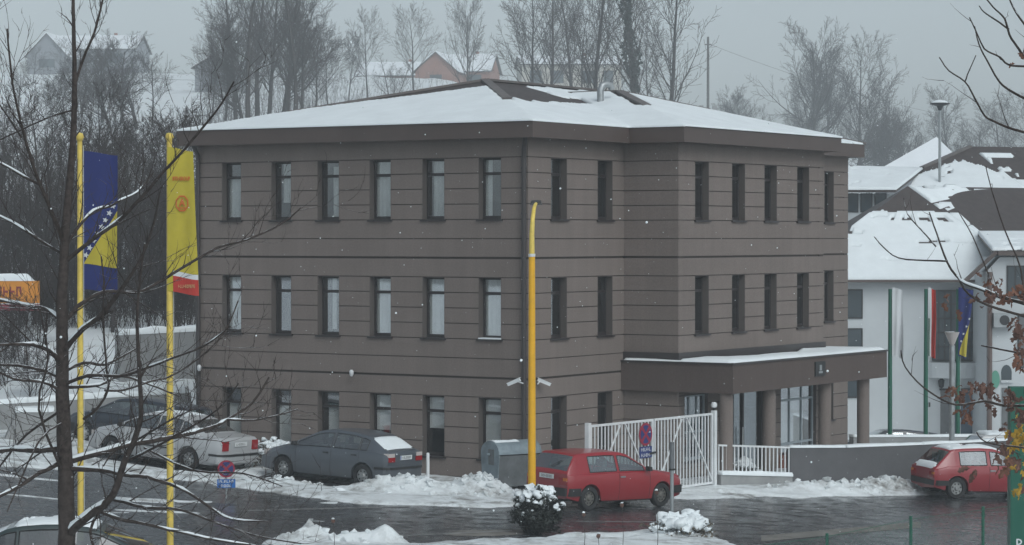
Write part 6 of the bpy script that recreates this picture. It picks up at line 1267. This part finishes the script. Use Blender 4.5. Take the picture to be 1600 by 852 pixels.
LB = [([(117, 135), (130, 95), (148, 52), (158, 15), (166, -25)], .6, 6, 4, .3), ([(98, 380), (88, 348), (64, 291), (46, 239), (33, 190), (20, 130), (12, 45)], -.7, 9, 4, .2), ([(62, 288), (37, 276), (0, 255), (-40, 240)], -.4, 6, 4, .7), ([(96, 396), (70, 380), (20, 348), (-30, 325)], .8, 7, 4, .7), ([(116, 172), (76, 184), (30, 205), (-20, 228)], .5, 4, 3, .5), ([(34, 215), (18, 190), (-10, 150)], -.2, 4, 3, .3),
      ([(104, 385), (120, 358), (146, 330), (171, 323), (189, 313), (215, 300), (240, 270)], 1.0, 7, 3, .9), ([(103, 408), (139, 379), (182, 348), (222, 308), (258, 266), (291, 231), (325, 190), (348, 160), (366, 128)], -1.2, 9, 3.5, .35), ([(98, 506), (108, 494), (128, 474), (162, 456), (212, 457), (241, 445), (284, 419), (340, 387), (385, 375), (440, 350), (470, 325)], 1.4, 10, 3, .40), ([(98, 552), (120, 524), (154, 496), (180, 466), (199, 438), (222, 400), (240, 350), (250, 300)], -1.0, 12, 4, .6),
      ([(97, 502), (71, 483), (45, 478), (5, 470), (-30, 462)], .9, 9, 5, .8), ([(96, 566), (75, 547), (56, 540), (34, 538), (-20, 540)], -.8, 11, 6, .8), ([(96, 592), (51, 575), (-20, 568)], .5, 8, 5, .6), ([(97, 612), (66, 597), (20, 592), (-20, 570)], -.6, 7, 4, .5), ([(98, 702), (46, 704), (20, 702), (-30, 712)], .5, 13, 8, 1.0), ([(99, 722), (61, 739), (30, 760), (-20, 785)], -.7, 11, 7, .9), ([(100, 745), (60, 640), (75, 560), (60, 480)], -1.5, 6, 3, .2),
      ([(98, 582), (130, 567), (163, 570), (191, 557), (212, 545)], .9, 7, 4, .5), ([(99, 602), (137, 587), (187, 588), (224, 577), (271, 559), (320, 540), (360, 510)], -1.3, 8, 3, .4), ([(100, 606), (154, 602), (189, 588), (230, 600), (280, 620)], 1.2, 7, 3, .4), ([(130, 655), (150, 640), (168, 610), (166, 577), (161, 500), (162, 440), (158, 400)], -.5, 6, 3, .2), ([(163, 610), (191, 610), (238, 595), (264, 589), (309, 561), (350, 520), (372, 470)], .6, 5, 3, .3),
      ([(104, 838), (122, 820), (150, 797), (175, 775), (193, 724), (212, 680), (220, 640), (217, 573), (214, 507), (217, 450), (226, 380)], -1.4, 19, 4, .8), ([(102, 722), (149, 710), (206, 694), (284, 681), (330, 668), (355, 656), (395, 628), (420, 590)], 1.3, 13, 4, .95), ([(355, 656), (395, 657), (430, 650), (465, 640)], 1.5, 5, 3, .9), ([(102, 733), (159, 735), (194, 742), (229, 746), (284, 765), (330, 795), (362, 812), (420, 816)], -1.0, 11, 3, .9),
      ([(172, 780), (206, 789), (229, 794), (280, 797), (330, 815), (400, 838), (470, 850)], -1.2, 8, 3, .9), ([(150, 797), (187, 812), (224, 819), (280, 832), (340, 845), (420, 856)], .8, 8, 4, .9), ([(193, 724), (240, 700), (290, 672), (340, 640), (372, 600)], -1.8, 6, 3, .6), ([(210, 690), (260, 660), (300, 640)], -1.9, 5, 3, .6), ([(160, 790), (140, 830), (150, 870)], -.6, 7, 5, .4), ([(98, 640), (40, 680), (-10, 740)], .9, 6, 4, .4), ([(100, 660), (60, 690), (10, 800)], -1.0, 5, 3, .3), ([(225, 700), (300, 735), (380, 740), (440, 760)], -1.6, 5, 3, .8)]
near_tree('near_tree', 'tall bare tree with snow lined branches standing nearest at left', LT, LB, 25, (29, 4), 7.0, 3, .52)
RB = [([(1640, 100), (1600, 104), (1574, 101), (1562, 90), (1543, 81), (1535, 73), (1524, 49), (1514, 28)], -.5, 5, 2.5, .0), ([(1640, 178), (1600, 154), (1576, 141), (1560, 127), (1541, 94), (1529, 70), (1522, 42)], .6, 6, 2.5, .0), ([(1640, 140), (1600, 90), (1588, 73), (1576, 54), (1569, 30), (1555, 16), (1541, 0), (1530, -20)], -.8, 6, 2.5, .0), ([(1575, 46), (1552, 30), (1536, 19), (1529, 10)], -.6, 4, 2, 0), ([(1640, 90), (1600, 39), (1583, 14), (1570, -15)], .9, 5, 3, 0), ([(1650, 222), (1600, 207), (1576, 200), (1553, 190), (1538, 181), (1522, 153), (1507, 128), (1482, 111), (1467, 90)], -.3, 6, 2.5, 0), ([(1507, 128), (1514, 110), (1524, 87)], -.3, 3, 2, 0),
      ([(1650, 490), (1600, 474), (1572, 466), (1527, 450), (1502, 439), (1480, 410), (1464, 366), (1452, 332)], .9, 9, 2.5, .5), ([(1480, 408), (1446, 407), (1404, 403), (1380, 386), (1366, 370)], .9, 4, 2, .2), ([(1462, 385), (1440, 360), (1418, 335), (1412, 310)], .9, 3, 2, 0), ([(1650, 505), (1600, 494), (1544, 477), (1513, 459), (1500, 440)], -.9, 7, 4, .4), ([(1650, 560), (1600, 553), (1550, 543), (1534, 540)], .3, 5, 3, .2), ([(1650, 630), (1600, 634), (1569, 634), (1537, 627), (1510, 632), (1484, 630), (1445, 607), (1415, 574), (1408, 548)], -.7, 7, 2.5, .6), ([(1650, 705), (1600, 700), (1543, 692), (1527, 676)], -1.0, 5, 2.5, .3), ([(1560, 465), (1545, 430), (1520, 370), (1497, 330)], 1.1, 4, 2, .1), ([(1600, 470), (1595, 420), (1570, 360), (1550, 300), (1540, 260)], .6, 4, 2, 0)]
RTW = [(1760, 880), (1765, 700), (1762, 500), (1770, 300), (1765, 120), (1770, -60)]
RL = [([(1765, 520), (1720, 505), (1650, 490)], 0, 12, 9, .5), ([(1765, 560), (1700, 530), (1650, 505)], -.4, 9, 7, .5), ([(1764, 640), (1700, 628), (1650, 630)], -.3, 9, 7, .5), ([(1764, 730), (1700, 712), (1650, 705)], -.5, 7, 5, .4), ([(1768, 300), (1700, 245), (1650, 222)], 0, 9, 6, 0), ([(1768, 260), (1700, 200), (1640, 178)], .3, 8, 6, 0), ([(1768, 210), (1700, 150), (1640, 100)], -.2, 8, 5, 0), ([(1768, 240), (1690, 190), (1640, 140)], -.4, 8, 6, 0), ([(1768, 190), (1690, 130), (1640, 90)], .4, 7, 5, 0), ([(1765, 600), (1700, 575), (1650, 560)], .2, 7, 5, .2)]
rt = near_tree('near_leafy_tree', 'near oak tree reaching in from the right with a few brown leaves', RTW, RB + RL, 20, (34, 8), 1.6, 9, .26)
# withered leaves hanging on the right tree
LEAF = [M('brown_leaf', (.105, .055, .042), .8, var=.35, vscale=20), M('rust_leaf', (.150, .070, .046), .8, var=.35, vscale=20), M('yellow_leaf', (.38, .23, .03), .8, var=.3, vscale=20)]
rng = np.random.default_rng(77)
def leaf_proto(mat, i):
    m = MB(); pr = [(0, 0), (.006, .12), (.026, .24), (.012, .36), (.036, .50), (.016, .63), (.028, .77), (.010, .9), (0, 1.0)]; L = .13; vs = [(0, 0, 0)]; 
    left = [(-a * 1.0, -b * L, .020 * math.sin(b * 5) + .5 * a) for a, b in pr[1:-1]]; right = [(a, -b * L, .020 * math.sin(b * 5) + .5 * a) for a, b in pr[1:-1]]; mid = [(0, -b * L, .020 * math.sin(b * 5)) for a, b in pr]
    n = len(left); V = mid + left + right; F = []
    for s, off in ((0, len(mid)), (1, len(mid) + n)):
        for k in range(n - 1): q = (k + 1, k + 2, off + k + 1, off + k); F.append(q if s else q[::-1])
        F.append((0, 1, off)); F.append((n, n + 1, off + n - 1))
    m.add(V, F); o = m.build('leaf', mat); me = o.data; bpy.data.objects.remove(o); return me
lm = [leaf_proto(mt, i) for i, mt in enumerate(LEAF)]
CL = [(1530, 610, 30, 18, 16, 0), (1500, 612, 16, 16, 8, 1), (1565, 622, 25, 14, 14, 0), (1592, 640, 14, 18, 10, 0), (1588, 455, 18, 22, 10, 1), (1560, 450, 20, 16, 8, 1), (1592, 520, 12, 30, 14, 0), (1545, 455, 14, 20, 8, 0), (1590, 680, 10, 22, 12, 2), (1597, 720, 8, 18, 6, 2), (1575, 690, 16, 20, 12, 0), (1510, 640, 12, 8, 5, 1), (1570, 720, 12, 14, 8, 1), (1590, 560, 14, 20, 9, 1), (1520, 735, 10, 12, 3, 0), (1590, 90, 8, 10, 2, 1), (1483, 470, 10, 10, 3, 1), (1597, 755, 8, 14, 4, 2)]
inv = Vector(rt.location)
for (cx, cyy, sx, sy, n, ty) in CL:
    for i in range(int(n * 1.5)):
        o = bpy.data.objects.new('leaf', lm[ty if rng.random() < .8 else 0]); COL.objects.link(o); o.parent = rt; o.location = P(cx + rng.normal(0, sx * .6), cyy + rng.normal(0, sy * .6), 20 + rng.normal(0, .45)) - inv; o.rotation_euler = (rng.normal(.9, .5), rng.normal(0, .6), rng.random() * 6.28); s = .5 + .45 * rng.random(); o.scale = (s, s, s)
# ---------------------------------------------------------------- snowy bush and shrub at the near kerb
def leafy_bush(name, label, x, y, rx, h, n, seed, snow_n, grp=None, twiggy=False):
    rng = np.random.default_rng(seed); r = empty(name, (x, y, gz(x, y)), 0, label, 'bush', grp); S_ = []
    for i in range(60): a = rng.random() * 6.28; t = rng.random(); q = np.array([math.cos(a) * rx * t, math.sin(a) * rx * t, h * (1 - .5 * t * t) * (.6 + .4 * rng.random())]); S_.append((np.array([q[0] * .15, q[1] * .15, -.05]), q, .010, .004))
    segs_mesh('stems', S_, 3, TWIG, r)
    V = []; F = []
    for i in range(n):
        d = rng.normal(0, 1, 3); d /= np.linalg.norm(d); rr = rng.random() ** .35 * (1 + .55 * mnoise.noise(Vector(d) * 2.2 + Vector((seed, 0, 0)))); c = np.array([d[0] * rx * rr, d[1] * rx * rr, h * .5 + d[2] * h * .55 * rr]); c[2] = max(c[2], .02)
        u = rng.normal(0, 1, 3); u /= np.linalg.norm(u); w = np.cross(u, rng.normal(0, 1, 3)); w /= np.linalg.norm(w); s = .035 + .03 * rng.random(); k = len(V); V += [c - u * s, c + w * s * .5, c + u * s, c - w * s * .5]; F.append((k, k + 1, k + 2, k + 3))
    mesh_np('leaves', V, F, M(name + '_leaf', (.020, .024, .020) if not twiggy else (.10, .085, .06), .7, var=.5, vscale=8), r)
    mb = MB()
    for i in range(snow_n):
        a = rng.random() * 6.28; t = math.sqrt(rng.random()); ce = math.sqrt(max(0, 1 - t * t)); dn = Vector((math.cos(a) * t, math.sin(a) * t, ce)); k_ = 1 + .55 * mnoise.noise(dn * 2.2 + Vector((seed, 0, 0))); zz = h * .5 + h * .5 * ce * k_ - (.60 * h * rng.random() ** 6); blob(mb, (dn.x * rx * k_ * .97, dn.y * rx * k_ * .97, max(zz, .04)), (.025 + .12 * rng.random() ** 2) * (1.25 if t < .70 else .55), seed + i, 2, .9, .75)
    o = mb.build('snow_clumps', MAT['snow'], r, smooth=70); o['kind'] = 'stuff'; return r
leafy_bush('evergreen_bush', 'dark evergreen bush capped with snow at the foot of the yellow lamp', .54, 56.9, .56, .95, 4200, 3, 110)
leafy_bush('snowy_shrub', 'snow laden twiggy shrub at the near kerb by the grey post', 3.75, 56.6,   .75, .50, 900, 4, 170, twiggy=True)
leafy_bush('snowy_shrub', 'low snow laden shrub at the nose of the grey hatchback', -6.65, 69.3, .75, .75, 500, 6, 80, twiggy=True)
leafy_bush('snowy_shrub', 'small snowy shrub behind the white railing', 6.5, 71.6, .5, .55, 300, 8, 40, twiggy=True)
leafy_bush('snowy_shrub', 'small snowy plant on the yard right of the last canopy column', 11.0, 79.5, .35, .6, 200, 9, 24, twiggy=True)
# dry seed stalks poking up in front
for i, (px_, py_, Y) in enumerate(((972, 790, 52), (1026, 770, 50), (912, 805, 53), (520, 815, 51), (935, 838, 50))):
    q = P(px_, py_, Y); r = empty('dry_stalk', (q.x, Y, gz(q.x, Y)), 0, 'dry brown weed stalk tipped with snow ' + ['before the red car door', 'before the red car front wheel', 'before the red car rear wheel', 'at the left before the street', 'low by the kerb snow'][i], 'plant', 'dry weed stalks'); H = q.z - gz(q.x, Y); MB().tube([(0, 0, -.05), (.03, 0, H * .5), (.0, 0, H)], [.008, .006, .005], 5).build('stem', TWIG, r); mb = MB(); blob(mb, (0, 0, H), .05, i, 1, .4); mb.build('seed_head', LEAF[0], r); mb = MB(); blob(mb, (0, 0, H + .05), .035, i + 5, 1, .4, .6); mb.build('snow_cap', MAT['snow'], r)
# ================================================================ falling snow and haze
rng = np.random.default_rng(99); V = []; F = []
ico = bmesh.new(); bmesh.ops.create_icosphere(ico, subdivisions=1, radius=1); iv = np.array([v.co[:] for v in ico.verts]); iff = np.array([[v.index for v in f.verts] for f in ico.faces]); ico.free()
N = 1300; Yf = 12 + 52 * rng.random(N) ** .7; Xf = (rng.random(N) - .5) * .46 * Yf; Zf = CAMZ + (rng.random(N) - .5) * .25 * Yf; Zf = np.maximum(Zf, .5); rf = .0028 + .006 * rng.random(N) ** 2
ok = Yf < 62; C0 = np.stack([Xf, Yf, Zf], 1)[ok]; rf = rf[ok]; V = (C0[:, None, :] + iv[None] * rf[:, None, None]).reshape(-1, 3); F = (iff[None] + (np.arange(len(C0)) * len(iv))[:, None, None]).reshape(-1, 3)
tag(mesh_np('falling_snow', V, F, MAT['snow']), 'scattered snowflakes drifting down through the air', 'snow', kind='stuff')
hz = MB().box(-265, 265, -28, 705, -16, 85).build('haze', None); tag(hz, 'grey winter haze filling the whole valley', 'haze', kind='stuff')
hm = bpy.data.materials.new('haze_air'); hm.use_nodes = True; t = hm.node_tree; t.nodes.clear(); ou = t.nodes.new('ShaderNodeOutputMaterial'); pv = t.nodes.new('ShaderNodeVolumePrincipled')
pv.inputs['Color'].default_value = (.88, .94, .97, 1); pv.inputs['Density'].default_value = .00092; pv.inputs['Anisotropy'].default_value = .0; t.links.new(pv.outputs[0], ou.inputs['Volume']); hz.data.materials.append(hm)
